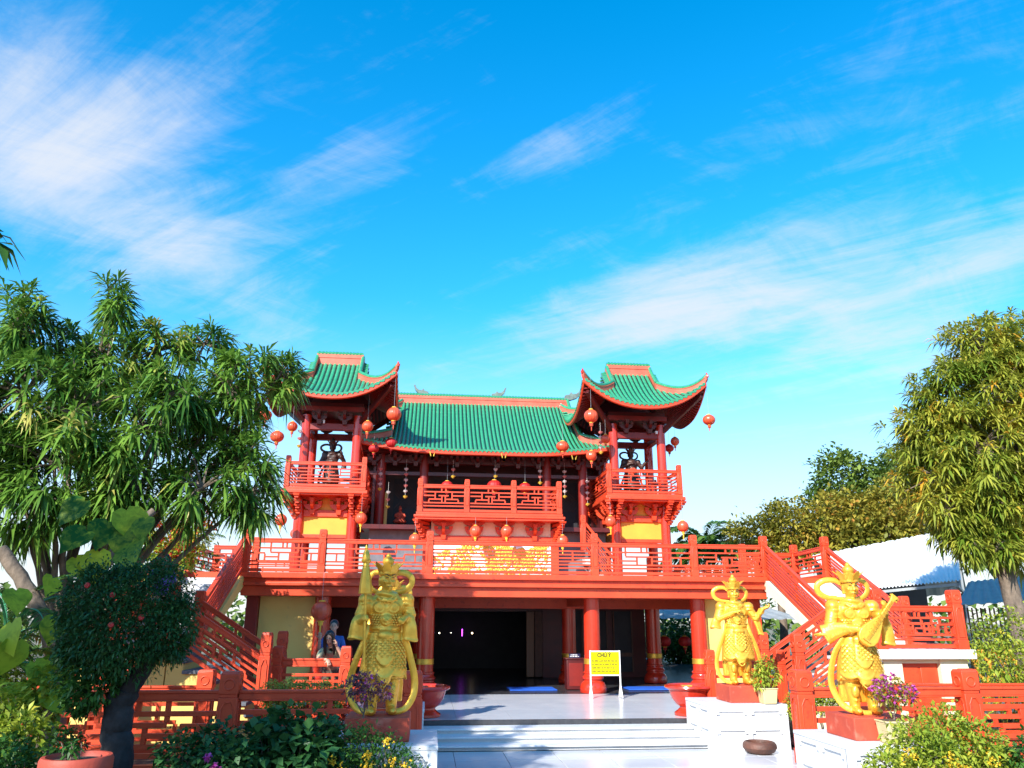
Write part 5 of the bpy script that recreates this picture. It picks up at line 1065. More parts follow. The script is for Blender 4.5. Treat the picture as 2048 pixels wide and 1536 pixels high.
# ---------------------------------------------------------------- foliage tools
rng = np.random.default_rng(11)
def tri_mesh(name, verts, tris, tone, mt):
    me = bpy.data.meshes.new(name); nv, nf = len(verts), len(tris)
    me.vertices.add(nv); me.vertices.foreach_set('co', verts.astype(np.float32).ravel())
    me.loops.add(nf*3); me.loops.foreach_set('vertex_index', tris.astype(np.int32).ravel())
    me.polygons.add(nf); me.polygons.foreach_set('loop_start', np.arange(0, nf*3, 3, dtype=np.int32))
    me.update(calc_edges=True); me.polygons.foreach_set('use_smooth', np.ones(nf, dtype=bool))
    a = me.attributes.new('tone', 'FLOAT', 'POINT'); a.data.foreach_set('value', tone.astype(np.float32))
    me.materials.append(mt); me.validate(); return me
def unit(a): return a/np.maximum(np.linalg.norm(a, axis=-1, keepdims=True), 1e-9)
def leaf_arrays(p, d, L, W, droop, tone, crease=.12):
    """p,d: N x 3; L,W,droop,tone: N"""
    N_ = len(p); d = unit(d); up = np.tile([0, 0, 1.], (N_, 1)); s = np.cross(d, up); bad = np.linalg.norm(s, axis=1) < .05; s[bad] = [1, 0, 0]; s = unit(s)
    rl = rng.normal(0, .35, (N_, 1)); n_ = unit(np.cross(s, d)); s = unit(s*np.cos(rl)+n_*np.sin(rl)); n_ = np.cross(s, d)
    L = L[:, None]; W = W[:, None]; dr = droop[:, None]
    mid = p+d*L*.48-np.array([0, 0, 1.])*L*dr*.22; tip = p+d*L*.94-np.array([0, 0, 1.])*L*dr
    v = np.stack([p, mid-s*W/2+n_*W*crease, mid, mid+s*W/2+n_*W*crease, tip], 1)
    t = np.array([[0, 1, 2], [0, 2, 3], [1, 4, 2], [2, 4, 3]]); f = (t[None]+(np.arange(N_)*5)[:, None, None])
    return v.reshape(-1, 3), f.reshape(-1, 3), np.repeat(tone, 5)
def rosettes(c, ax, k, L, W, droop=.5, spread=(.32, 1.45), bias=None):
    """whorls of k long leaves at the points c with axes ax"""
    N_ = len(c); ax = unit(ax); a = np.cross(ax, rng.normal(size=(N_, 3))); a = unit(a); b = np.cross(ax, a)
    th = (np.arange(k)[None]*2.399+rng.uniform(0, 6.28, (N_, 1))+rng.normal(0, .15, (N_, k))); el = np.linspace(spread[0], spread[1], k)[None]+rng.normal(0, .12, (N_, k))
    d = (ax[:, None]*np.cos(el)[..., None]+(a[:, None]*np.cos(th)[..., None]+b[:, None]*np.sin(th)[..., None])*np.sin(el)[..., None]).reshape(-1, 3)
    p = (c[:, None]-ax[:, None]*(np.linspace(0, .35, k)*L)[None, :, None]).reshape(-1, 3)
    n = N_*k; bs = np.zeros(N_) if bias is None else bias
    tone = np.clip(np.repeat(bs+rng.normal(0, .16, N_), k)+np.tile(np.linspace(.14, -.12, k), N_)+rng.normal(.46, .13, n), 0, 1)
    return leaf_arrays(p, d, L*rng.uniform(.7, 1.15, n), W*rng.uniform(.8, 1.2, n), droop*rng.uniform(.5, 1.4, n), tone)
def shell_points(blobs, n, inner=.35, squash=1.0, zmin=None):
    """points in the outer part of a union of balls, not deep inside another ball; returns points and outward directions"""
    bl = np.array(blobs); w_ = bl[:, 3]**2; pick = rng.choice(len(bl), n*3, p=w_/w_.sum()); d = unit(rng.normal(size=(n*3, 3)))
    r = bl[pick, 3]*(1-(1-inner)*rng.uniform(0, 1, n*3)**2.2*.9)*np.where(rng.uniform(size=n*3) < .10, rng.uniform(1.1, 1.38, n*3), rng.uniform(.84, 1.10, n*3)); q = d.copy(); q[:, 2] *= squash; p = bl[pick, :3]+q*r[:, None]
    dist = np.linalg.norm(p[:, None]-bl[None, :, :3], axis=2)/bl[None, :, 3]; dist[np.arange(len(p)), pick] = 9
    keep = dist.min(1) > .72; keep |= rng.uniform(size=len(p)) < .14
    if zmin is not None: keep &= p[:, 2] > zmin
    p, d = p[keep][:n], d[keep][:n]; return p, d
def join(parts):
    vs_, fs, ts, o = [], [], [], 0
    for v, f, t in parts: vs_.append(v); fs.append(f+o); ts.append(t); o += len(v)
    return np.concatenate(vs_), np.concatenate(fs), np.concatenate(ts)
def crown_part(par, name, arrs, mt, loc, kind='stuff'):
    v, f, t = arrs; v = v-np.array(loc); return put(name, tri_mesh(name, v, f, t, mt), par, (0, 0, 0), kind=kind)
def limb(par, pts, r0, r1, mt, name='limb', n=9, jit=.03, loc=(0, 0, 0)):
    q = bez(pts, 6); k = len(q)-1; rr_ = random.Random(len(q)+int(r0*1000)); q = [V(p)-V(loc)+V((rr_.uniform(-jit, jit), rr_.uniform(-jit, jit), 0)) for p in q]
    m = MB(); m.tube(q, [r0+(r1-r0)*(i/k)**.8 for i in range(k+1)], n); return m.build(name, M[mt], par, smooth=60)
def twigs(par, starts, ends, r, mt, loc):
    m = MB()
    for a, b in zip(starts, ends): a, b = V(a)-V(loc), V(b)-V(loc); mid = (a+b)/2+V((0, 0, (b-a).length*.08)); m.tube([a, mid, b], [r, r*.7, r*.35], 5)
    m.build('twigs', M[mt], par, kind='stuff', smooth=60)
def noise_bias(p, s=1.1, amp=.16):
    return amp*(np.sin(p[:, 0]*s*2.1+1)+np.sin(p[:, 1]*s*1.7+p[:, 2]*s*1.3)+np.sin(p[:, 2]*s*2.6+p[:, 0]*s))/1.7
# ---------------------------------------------------------------- the big mango tree
blobs = [[-6.83, 12.6, 6.73, .7], [-6.32, 12.2, 5.34, .85], [-5.61, 13.2, 7.3, .38], [-5.78, 13.2, 7.6, .26], [-5.9, 13.4, 6.34, .92], [-4.93, 13.6, 6.63, .66], [-4.23, 13.8, 6.85, .52], [-3.39, 13.9, 6.3, .72], [-2.83, 14.0, 6.45, .42], [-5.74, 12.3, 4.28, 1.0], [-4.68, 12.8, 4.98, 1.1], [-3.78, 13.8, 5.3, .85], [-3.24, 13.4, 4.45, .80], [-3.67, 12.8, 4.05, .66], [-2.97, 13.2, 4.05, .5], [-4.67, 12.6, 4.0, .78], [-6.03, 12.2, 3.7, .58], [-5.53, 12.2, 5.05, .78], [-4.23, 12.6, 5.62, .66], [-7.11, 12.5, 4.52, 1.01], [-3.6, 13.5, 5.9, .7]]
def mango(base, fork, blobs, n, k, L, W, leafm, label, name='mango_tree', barkm='bark', trunk_r=.2, droop=.55, seedtw=500, cat='tree', group=None, zmin=None):
    root = thing(name, label, cat, base, group); 
    limb(root, [base, ((base[0]+fork[0])/2+.05, (base[1]+fork[1])/2, (base[2]+fork[2])/2), fork], trunk_r, trunk_r*.75, barkm, 'trunk', 12, .02, base)
    for b in blobs:
        c = V(b[:3]); f = V(fork); mid = f*.5+c*.5+V((0, 0, -.12*(c-f).length*.5)); limb(root, [f, mid, c], trunk_r*.42, trunk_r*.10, barkm, 'limb', 7, .03, base)
    p, d = shell_points(blobs, n, zmin=zmin); ax_ = unit(d*1.0+np.array([0, -.15, .5])+rng.normal(0, .25, d.shape))
    crown_part(root, 'crown', rosettes(p, ax_, k, L, W, droop, bias=noise_bias(p)), leafm, base)
    bl = np.array(blobs); idx = rng.choice(len(p), min(seedtw, len(p)), replace=False); near = np.linalg.norm(p[idx][:, None]-bl[None, :, :3], axis=2).argmin(1); twigs(root, bl[near, :3], p[idx], .022*trunk_r/.2, barkm, base)
    return root
mango((-5.55, 13.3, 0), (-5.65, 13.2, 1.75), [[q[0], q[1], q[2], q[3]*.86] for q in blobs], 640, 27, .43, .050, L_mango, 'big mango tree with drooping dark green leaf whorls before the tower')
mango((13.04, 16.56, 0), (12.96, 16.56, 3.32), [[13.89, 17.22, 8.73, .88], [15.33, 17.63, 8.9, 1.06], [12.85, 17.22, 7.5, .9], [13.82, 16.81, 7.25, 1.25], [12.57, 17.63, 6.6, .95], [13.05, 16.81, 5.98, 1.25], [14.36, 16.81, 6.01, 1.3], [12.2, 17.22, 5.31, .9], [12.94, 16.65, 4.71, .95], [11.99, 16.89, 4.47, .62], [12.18, 16.56, 3.89, .45], [14.01, 16.81, 4.33, 1.1], [15.45, 17.22, 7.68, 1.35], [12.23, 18.04, 5.83, .55], [12.41, 18.04, 6.95, .35], [12.67, 16.32, 3.65, .38]], 1900, 18, .36, .056, L_mango_y, 'tall yellowing mango tree with orange tinted whorls beside the white shed', trunk_r=.24, droop=.5, seedtw=300)
# the mango beside the viewer, mostly outside the picture: one sprig shows against the sky
nt_ = mango((-6.6, 3.2, 0), (-6.3, 3.4, 3.2), [[-5.5, 4.3, 6.2, 1.35], [-6.1, 5.6, 6.2, 1.3], [-7.1, 5.6, 6.0, 1.0], [-6.6, 4.0, 6.8, 1.5], [-8.2, 4.4, 6.4, 1.0], [-5.8, 3.2, 6.4, 1.4], [-4.9, 5.0, 5.3, .6], [-4.5, 4.8, 4.75, .4]], 620, 16, .40, .075, L_mango, 'dark leaf sprig of a nearby mango tree entering above the big mango', droop=.6, seedtw=200)
sp_ = np.array([[-2.90, 4.8, 4.44], [-2.82, 4.8, 4.36], [-2.98, 4.8, 4.20]]); crown_part(nt_, 'leaf_sprig', rosettes(sp_, np.array([[.9, 0, .3], [1, 0, -.1], [.7, 0, -.3]]), 8, .23, .062, .75, (.5, 1.3), np.array([-.4]*3)), L_mango, (-6.6, 3.2, 0)); limb(nt_, [(-4.2, 4.9, 4.9), (-3.5, 4.8, 4.52), (-2.86, 4.8, 4.40)], .025, .006, 'bark', 'limb', 6, .01, (-6.6, 3.2, 0))
# ---------------------------------------------------------------- background trees
def leafy(name, label, base, blobs, n, L, W, leafm, cat='tree', trunk_r=.15, group=None, barkm='bark', flowers=None, droop=.3, sq=1.0, stems=None, cluster=5):
    root = thing(name, label, cat, base, group); bl = np.array(blobs)
    cz = bl[:, 2].mean(); fork = V((base[0]*.6+bl[:, 0].mean()*.4, base[1]*.6+bl[:, 1].mean()*.4, base[2]+(bl[:, 2].min()-base[2])*.55))
    if trunk_r: limb(root, [base, fork], trunk_r, trunk_r*.7, barkm, 'trunk', 9, .02, base)
    for b in blobs[:9]:
        c = V(b[:3]); limb(root, [fork if trunk_r else V((base[0]*.7+c.x*.3, base[1]*.7+c.y*.3, base[2])), fork*.45+c*.55 if trunk_r else V((base[0]*.4+c.x*.6, base[1]*.4+c.y*.6, base[2]*.5+c.z*.5)), c], (trunk_r or .03)*.5, (trunk_r or .03)*.12, barkm, 'limb' if trunk_r else 'stem', 6, .02, base)
    p, d = shell_points(blobs, n//cluster, squash=sq); p = np.repeat(p, cluster, 0)+rng.normal(0, L*.45, (len(p)*cluster, 3)); d = np.repeat(d, cluster, 0); dd = unit(d+rng.normal(0, .7, d.shape)+np.array([0, 0, .25])); N_ = len(p)
    crown_part(root, 'crown' if cat == 'tree' else 'foliage', leaf_arrays(p, dd, L*rng.uniform(.6, 1.2, N_), W*rng.uniform(.7, 1.2, N_), droop*rng.uniform(.3, 1.4, N_), np.clip(np.repeat(noise_bias(p[::cluster], 2.2/max(bl[:, 3].mean(), .2)*.35, .20), cluster)[:N_]+rng.normal(.45, .2, N_), 0, 1)), leafm, base)
    if flowers:
        for (pts, m_, s_, num, nm) in flowers:
            c = np.array(pts); q = np.repeat(c, num, 0)+rng.normal(0, s_[0], (len(c)*num, 3)); k = 5; d2 = unit(rng.normal(size=(len(q)*k, 3))+np.array([0, -.6, .4])); qq = np.repeat(q, k, 0); n2 = len(qq)
            crown_part(root, nm, leaf_arrays(qq, d2, np.full(n2, s_[1]), np.full(n2, s_[1]*.8), np.full(n2, .1), rng.uniform(0, 1, n2)), m_, base)
    return root
leafy('broadleaf_tree', 'tall green tree behind the orange tinted trees', (19.6, 34, 0), [[19.07, 34.0, 8.2, 1.3], [20.49, 34.0, 7.8, 1.35], [21.2, 33.0, 8.3, 1.3], [19.13, 34.0, 8.83, .85], [17.95, 34.0, 7.1, .9], [20.6, 32.0, 6.9, 1.5], [19.2, 33.2, 6.8, 1.2]], 9000, .30, .16, L_far, trunk_r=.3)
leafy('broadleaf_tree', 'orange tinted broad tree behind the terrace rail, nearest the shed', (17.2, 29.5, 0), [[15.98, 30.0, 5.8, 1.1], [17.48, 30.0, 5.9, 1.2], [18.12, 29.0, 5.5, 1.0], [16.72, 30.0, 6.5, .65], [16.6, 29.5, 4.9, 1.0], [18.6, 29.5, 6.6, .9], [19.2, 29, 5.3, 1.0]], 8500, .27, .14, L_olive, trunk_r=.25)
leafy('broadleaf_tree', 'low brownish tree behind the terrace rail, next to the palm', (14.0, 30.5, 0), [[14.49, 30.0, 5.7, .95], [13.63, 31.0, 5.4, .8], [13.16, 32.0, 5.4, .6], [14.35, 31.0, 6.2, .5], [14.0, 30.3, 4.7, .9], [15.2, 30.2, 5.0, .8]], 6500, .25, .12, L_olive, trunk_r=.2)
leafy('bamboo_clump', 'fine yellow green bamboo clump above the shed roof', (20, 32.7, 0), [[19.74, 32.5, 5.11, .94], [20.94, 32.5, 5.36, .94], [19.12, 33.75, 4.99, .75], [20.25, 32.5, 4.36, 1.0]], 6500, .28, .035, L_bamboo, cat='bamboo', trunk_r=0)
leafy('broadleaf_tree', 'dark tree behind the tall yellowing mango, above the shed', (21.5, 27, 0), [[20.2, 27, 6.0, 1.5], [21.8, 27, 7.0, 1.8], [20.6, 27, 8.0, 1.3], [22.5, 27, 9.0, 1.8], [19.6, 26.5, 4.8, 1.0]], 7000, .32, .15, L_far, trunk_r=.3)
leafy('broadleaf_tree', 'tree glimpsed beyond the hall through the open side bay', (10.8, 34, 0), [[10.6, 34, 1.6, 1.2], [11.9, 34, 1.4, 1.2], [9.6, 34, 1.1, .8], [11.2, 33.4, .8, .9]], 3500, .30, .15, L_mid, trunk_r=.1)
leafy('flowering_bush', 'bush covered in red orange flowers beside the stair rail', (-5.4, 16.6, 1.54), [[-5.45, 17.2, 3.5, .5], [-5.05, 17.2, 3.6, .40], [-5.69, 17.2, 3.8, .42], [-5.25, 17.0, 3.25, .45], [-4.98, 17.4, 3.9, .25], [-5.6, 17, 3.0, .4]], 4200, .11, .05, L_yel, cat='bush', trunk_r=.03, flowers=[([[-5.2, 17.0, 3.9], [-4.98, 17.1, 3.75], [-5.0, 16.9, 3.45], [-5.4, 16.8, 3.5], [-4.85, 17.2, 3.95], [-5.6, 16.9, 3.9], [-5.3, 16.7, 3.2], [-5.05, 16.8, 3.2], [-4.75, 17.3, 4.05]], L_redf, (.11, .06), 22, 'blossom')])
# palms
def palm(name, label, base, h, nf, fl, leafm, ll=.45, lw=.035, group=None, el0=.1, el1=1.5, tr=.10, side=None):
    root = thing(name, label, 'palm', base, group); r_ = random.Random(int(abs(base[0])*97)); top = V(base)+V((0, 0, h))
    if h > .3: limb(root, [base, V(base)+V((.05, .03, h*.5)), top], tr, tr*.7, 'bark', 'trunk', 10, .01, base)
    for i in range(nf):
        az = i*2.399+r_.uniform(-.2, .2); el = el0+(el1-el0)*(i/nf); L_ = fl*r_.uniform(.8, 1.1); pts = []; p = top.copy(); e = math.pi/2-el
        for k in range(13): pts.append(p.copy()); p = p+V((math.cos(az)*math.cos(e), math.sin(az)*math.cos(e), math.sin(e)))*L_/12; e -= .115*(1+k*.06)
        m = MB(); m.tube([q-V(base) for q in pts], [.016*(1-j/14)+.004 for j in range(13)], 5); f_ = m.build('frond', M['gleaf'], root, smooth=60)
        A = np.array([tuple(q) for q in pts]); t = np.linspace(1.2, 11.9, 44); ii = t.astype(int); fr = (t-ii)[:, None]; P_ = A[ii]*(1-fr)+A[np.minimum(ii+1, 12)]*fr; T_ = unit(A[np.minimum(ii+1, 12)]-A[ii]); S_ = unit(np.cross(T_, [0, 0, 1.]))
        pr = []
        for s in (-1, 1):
            d_ = unit(T_*.75+s*S_*.85+np.array([0, 0, .12])+rng.normal(0, .06, S_.shape)); ln = ll*np.sin(np.clip((t-.6)/12.2, 0.05, 1)*math.pi*.92+.15)**.7; pr.append(leaf_arrays(P_, d_, np.maximum(ln, .05), np.full(len(t), lw), np.full(len(t), .35), np.clip(rng.normal(.35+.4*(el > 1.1), .18, len(t)), 0, 1), .2))
        v, f, tt = join(pr); put('leaflets', tri_mesh('leaflets', v-np.array(base), f, tt, leafm), f_, kind='stuff')
    return root
palm('areca_palm', 'feathery palm at the picture edge under the mango tree', (-5.35, 11.0, .02), 1.75, 13, 1.35, L_palm, .36, .028, tr=.06)
palm('areca_palm', 'yellowing feathery palm low at the picture edge', (-4.95, 10.2, .02), 1.35, 10, .95, L_yel, .28, .024, tr=.05)
palm('coconut_palm', 'palm with upright fronds seen beyond the terrace rail', (13.1, 36, 0), 5.0, 24, 2.4, L_palm, .85, .12, tr=.2, el1=1.5)
palm('coconut_palm', 'palm frond tips rising behind the red flowering bush', (-7.0, 22.5, 0), 3.2, 9, 1.9, L_palm, .45, .035, tr=.14)
# second leaning trunk with climbing pothos
o = thing('leaning_trunk', 'leaning grey trunk crossing the plants at the picture edge', 'tree', (-4.69, 11, 0)); limb(o, [(-4.69, 11, 0), (-4.70, 11, 1.05), (-4.77, 11, 1.71), (-5.15, 11, 2.35), (-5.62, 11, 2.9)], .13, .085, 'bark', 'trunk', 12, .015, (-4.69, 11, 0)); limb(o, [(-4.75, 11, 1.65), (-4.5, 11.1, 2.3), (-4.2, 11.2, 3.0), (-3.9, 11.4, 3.5)], .09, .05, 'bark', 'limb', 9, .015, (-4.69, 11, 0))
po = thing('pothos_vine', 'climbing pothos vine with huge green and yellow heart shaped leaves', 'vine', (-4.5, 10.9, 0)); limb(po, [(-4.5, 10.9, 0), (-4.6, 10.85, 1.2), (-4.4, 10.9, 2.3), (-4.05, 10.9, 3.2)], .03, .018, 'bark', 'stem', 7, .02, (-4.5, 10.9, 0))
def heart_leaf():
    v = []; f = []; cl = np.linspace(0, 1, 9); wid = [0.10, .36, .46, .47, .42, .34, .23, .11, .0]
    for i, (t, w_) in enumerate(zip(cl, wid)): z = -.30*t*t; v += [(-w_, -t+(.12 if i < 2 else 0)*(1), z+.14*w_), (0, -t, z), (w_, -t+(.12 if i < 2 else 0), z+.14*w_)]
    for i in range(8): a = 3*i; f += [(a, a+1, a+4, a+3), (a+1, a+2, a+5, a+4)]
    return v, f
hv, hf = heart_leaf(); HL = []
for tn in (.1, .3, .55, .8, .97):
    me = bpy.data.meshes.new('leaf'); me.from_pydata(hv, [], hf); a = me.attributes.new('tone', 'FLOAT', 'POINT'); a.data.foreach_set('value', [tn+.12*math.sin(i*1.7) for i in range(len(hv))]); me.materials.append(L_pothos); me.polygons.foreach_set('use_smooth', [True]*len(hf)); HL.append(me)
rr = random.Random(21)
for (x, y, z, s, tn) in [(-4.12, 10.5, 3.22, .55, 0), (-3.92, 10.5, 3.38, .60, 3), (-4.1, 10.3, 2.83, .50, 4), (-3.72, 10.3, 2.95, .62, 1), (-4.36, 10.3, 2.75, .40, 3), (-3.55, 10.4, 2.9, .45, 0), (-4.64, 9.8, 1.78, .45, 4), (-4.73, 9.8, 1.98, .50, 4), (-4.45, 9.9, 1.55, .40, 3), (-4.60, 9.8, 1.30, .42, 4), (-4.3, 10.3, 3.1, .5, 0), (-3.85, 10.4, 3.1, .5, 1), (-4.25, 9.9, 1.25, .4, 4), (-4.6, 9.6, 1.05, .38, 3), (-4.1, 10.2, 1.7, .42, 3), (-4.35, 10.0, 2.05, .40, 2), (-4.8, 9.9, 2.35, .42, 3), (-4.5, 10.1, 2.5, .36, 4), (-3.6, 10.3, 3.25, .4, 1), (-4.5, 10.6, 3.5, .5, 0)]:
    q = put('leaf', HL[tn], po, (x+4.5, y-10.9, z)); q.scale = (s*.8,)*3; q.rotation_euler = (R(rr.uniform(35, 80)), R(rr.uniform(-30, 30)), R(rr.uniform(-60, 60)))
# ---------------------------------------------------------------- bonsai
bs_ = [[-3.34, 8.6, 2.22, .36], [-2.81, 8.5, 2.22, .39], [-2.98, 8.4, 1.95, .48], [-2.58, 8.3, 1.92, .28], [-3.40, 8.5, 1.90, .26], [-3.10, 8.6, 2.34, .24], [-2.44, 8.3, 1.75, .12], [-3.58, 8.5, 2.08, .13], [-2.42, 8.4, 2.14, .12], [-2.72, 8.5, 2.52, .10], [-3.42, 8.5, 2.46, .10], [-3.52, 8.4, 1.72, .10], [-2.36, 8.3, 1.92, .11]]
bo = thing('bonsai_tree', 'thick dark trunked bonsai with a dense rounded green crown', 'tree', (-2.93, 8.5, .02))
limb(bo, [(-2.93, 8.5, .02), (-2.92, 8.5, .75), (-2.97, 8.5, 1.10), (-2.93, 8.5, 1.40)], .16, .13, 'bark_dk', 'trunk', 14, .018, (-2.93, 8.5, .02)); limb(bo, [(-2.94, 8.5, 1.33), (-2.78, 8.45, 1.55), (-2.70, 8.4, 1.75), (-2.75, 8.4, 2.0)], .11, .05, 'bark_dk', 'limb', 10, .01, (-2.93, 8.5, .02)); limb(bo, [(-2.95, 8.5, 1.38), (-3.1, 8.5, 1.6), (-3.25, 8.5, 1.9)], .07, .03, 'bark_dk', 'limb', 9, .01, (-2.93, 8.5, .02))
for i in range(5): a = 2*math.pi*i/5+.3; limb(bo, [(-2.93, 8.5, .55), (-2.93+.15*math.cos(a), 8.5+.15*math.sin(a), .2), (-2.93+.28*math.cos(a), 8.5+.28*math.sin(a), .02)], .09, .04, 'bark_dk', 'root', 8, .01, (-2.93, 8.5, .02))
def fuzz(par, blobs, n, L, W, mt, base, name='crown', inner=.3, dro=.25, seed=0):
    p, d = shell_points(blobs, n, inner); dd = unit(d+rng.normal(0, .8, d.shape)); N_ = len(p)
    return crown_part(par, name, leaf_arrays(p, dd, L*rng.uniform(.6, 1.3, N_), W*rng.uniform(.7, 1.3, N_), dro*rng.uniform(.2, 1.5, N_), np.clip(noise_bias(p, 5, .15)+rng.normal(.4, .2, N_), 0, 1)), mt, base)
fuzz(bo, bs_, 22000, .056, .020, L_dark, (-2.93, 8.5, .02))
fuzz(bo, [[-3.47, 8.6, 1.50, .19], [-3.19, 8.4, 1.42, .23], [-3.05, 8.4, 1.55, .16], [-3.3, 8.4, 1.3, .15]], 2400, .065, .035, L_mid, (-2.93, 8.5, .02), 'low_leaves')
fl = MB()
for p in ((-2.72, 8.05, 2.05), (-3.05, 8.15, 2.26), (-3.32, 8.2, 2.35), (-2.95, 7.95, 1.98)): 
    for k in range(6): fl.ell((p[0]+2.93+.014*math.cos(k), p[1]-8.5-.01, p[2]-.02+.014*math.sin(k)), (.016, .012, .016), 6, 4)
fl.build('blossom', M['lantern_dk'], bo)
# ---------------------------------------------------------------- garden shrubs
def shrub(name, label, blobs, n, L, W, mt, flowers=None, group=None, cat='shrub', dro=.3):
    b = blobs[0]; base = (float(np.mean([q[0] for q in blobs])), float(np.mean([q[1] for q in blobs])), .02); root = thing(name, label, cat, base, group)
    for q in blobs:
        for k in range(3): limb(root, [(base[0]*.6+q[0]*.4+.06*k-.06, base[1]*.6+q[1]*.4, .02), (base[0]*.3+q[0]*.7, q[1]+.05*k-.05, q[2]*.5), (q[0]+.08*(k-1), q[1], q[2]+q[3]*.5)], .014, .004, 'bark', 'stem', 5, .015, base)
    full = list(blobs)+[[q[0], q[1], max(.15, q[2]-q[3]*1.1), q[3]*.9] for q in blobs]
    fuzz(root, full, n, L, W, mt, base, 'foliage', dro=dro)
    for (pts, m_, sp2, sz, num, nm) in flowers or ():
        c = np.array(pts); q = np.repeat(c, num, 0)+rng.normal(0, sp2, (len(c)*num, 3)); k = 5; qq = np.repeat(q, k, 0); d2 = unit(rng.normal(size=qq.shape)+np.array([0, -.7, .4])); n2 = len(qq)
        crown_part(root, nm, leaf_arrays(qq, d2, np.full(n2, sz), np.full(n2, sz*.9), np.full(n2, .1), rng.uniform(0, 1, n2)), m_, base)
    return root
shrub('rose_bush', 'dark green rose bush with pink roses beside the round pot', [[-2.31, 8.4, .76, .22], [-2.05, 8.6, .82, .23], [-1.84, 8.2, .70, .26]], 3600, .075, .05, L_dark, [([[-1.96, 8.0, .82], [-1.86, 7.95, .74], [-1.9, 7.9, .64]], L_mag, .022, .035, 9, 'blossom')])
shrub('broad_leaf_shrub', 'dark broad leaved shrub growing through the fence in the middle', [[-1.61, 8.6, .76, .28], [-1.48, 8.9, .92, .20], [-1.22, 8.6, .72, .28], [-1.07, 8.9, .84, .24]], 2300, .13, .10, L_dark)
shrub('yellow_flower_shrub', 'green shrub with yellow flower clusters before the umbrella bearing statue', [[-.76, 9.0, .68, .27], [-.39, 9.0, .62, .26], [-.61, 9.0, .76, .20], [-.20, 8.9, .54, .20], [-.93, 8.8, .62, .24]], 6000, .062, .024, L_mid, [([[-.55, 8.70, .72], [-.52, 8.68, .62], [-.58, 8.68, .58], [-.30, 8.72, .66], [-.16, 8.68, .62], [-.90, 8.6, .68], [-.80, 8.58, .60], [-.36, 8.78, .82], [-.12, 8.7, .55]], L_yelf, .028, .022, 16, 'blossom')])
shrub('ixora_bush', 'sunlit yellow green bush before the pipa player statue', [[5.06, 8.2, .80, .26], [5.48, 8.3, .92, .27], [5.71, 8.2, .76, .30], [5.13, 8.0, .67, .30], [4.62, 8.0, .64, .20], [6.04, 8.3, .61, .21]], 10500, .078, .032, L_yel, [([[5.1, 7.72, .75], [5.2, 7.72, .70], [5.28, 7.74, .62], [5.0, 7.75, .62], [5.7, 7.9, .72], [4.75, 7.8, .80]], L_yelf, .035, .024, 20, 'blossom')])
shrub('green_shrub', 'small green shrub at the lower corner beside the yellow green bush', [[6.10, 8.0, .72, .17], [6.25, 8.0, .86, .14], [6.2, 8.1, .5, .2]], 1600, .075, .035, L_mid)
shrub('autumn_bush', 'tangled yellow bush at the picture edge beside the landing', [[10.75, 14.6, 1.75, .36], [11.3, 14.5, 1.85, .48], [10.55, 14.0, 1.2, .42], [11.05, 14.0, 1.2, .46], [11.8, 14.4, 1.7, .5], [11.6, 14.2, 1.1, .5]], 5200, .10, .045, L_yel)
shrub('clipped_hedge', 'bright lime clipped hedge in front of the leaning person', [[-2.43, 13.6, .92, .17], [-2.15, 13.6, .94, .18], [-1.88, 13.6, .93, .17], [-1.60, 13.6, .92, .16], [-1.36, 13.6, .90, .13]], 4800, .050, .030, L_lime)
shrub('red_flower_bed', 'bed of orange red flowers seen through the shaded fence', [[-1.9, 13.3, .5, .22], [-1.5, 13.3, .5, .22], [-1.15, 13.3, .45, .2]], 1200, .06, .03, L_mid, [([[-1.95+.1*i, 13.08, .45+.12*(i % 3)] for i in range(10)], L_redf, .05, .05, 16, 'blossom')])
shrub('clipped_hedge', 'lime hedge behind the fence beside the pipa player statue', [[6.45, 13.4, .80, .16], [6.71, 13.4, .86, .15], [6.98, 13.4, .84, .14], [6.2, 13.4, .75, .14]], 3200, .050, .028, L_yel)
shrub('croton_plant', 'yellow speckled plants crowding the picture edge beside the end post', [[-4.8, 10.0, 1.2, .25], [-4.48, 9.5, 1.1, .25], [-4.03, 9.0, .90, .24], [-4.33, 10.0, 1.35, .22], [-4.55, 9.3, .8, .25]], 2600, .13, .055, L_yel)
shrub('green_shrub', 'green shrub at the lower edge, under the end post of the fence', [[-3.91, 8.5, .78, .19], [-3.62, 8.0, .74, .18], [-3.46, 8.6, .84, .16], [-3.3, 8.0, .66, .14]], 2600, .075, .04, L_mid)
shrub('young_seedling', 'small seedling growing in the terracotta pot', [[-2.93, 7.42, 1.02, .05]], 60, .07, .03, L_mid)
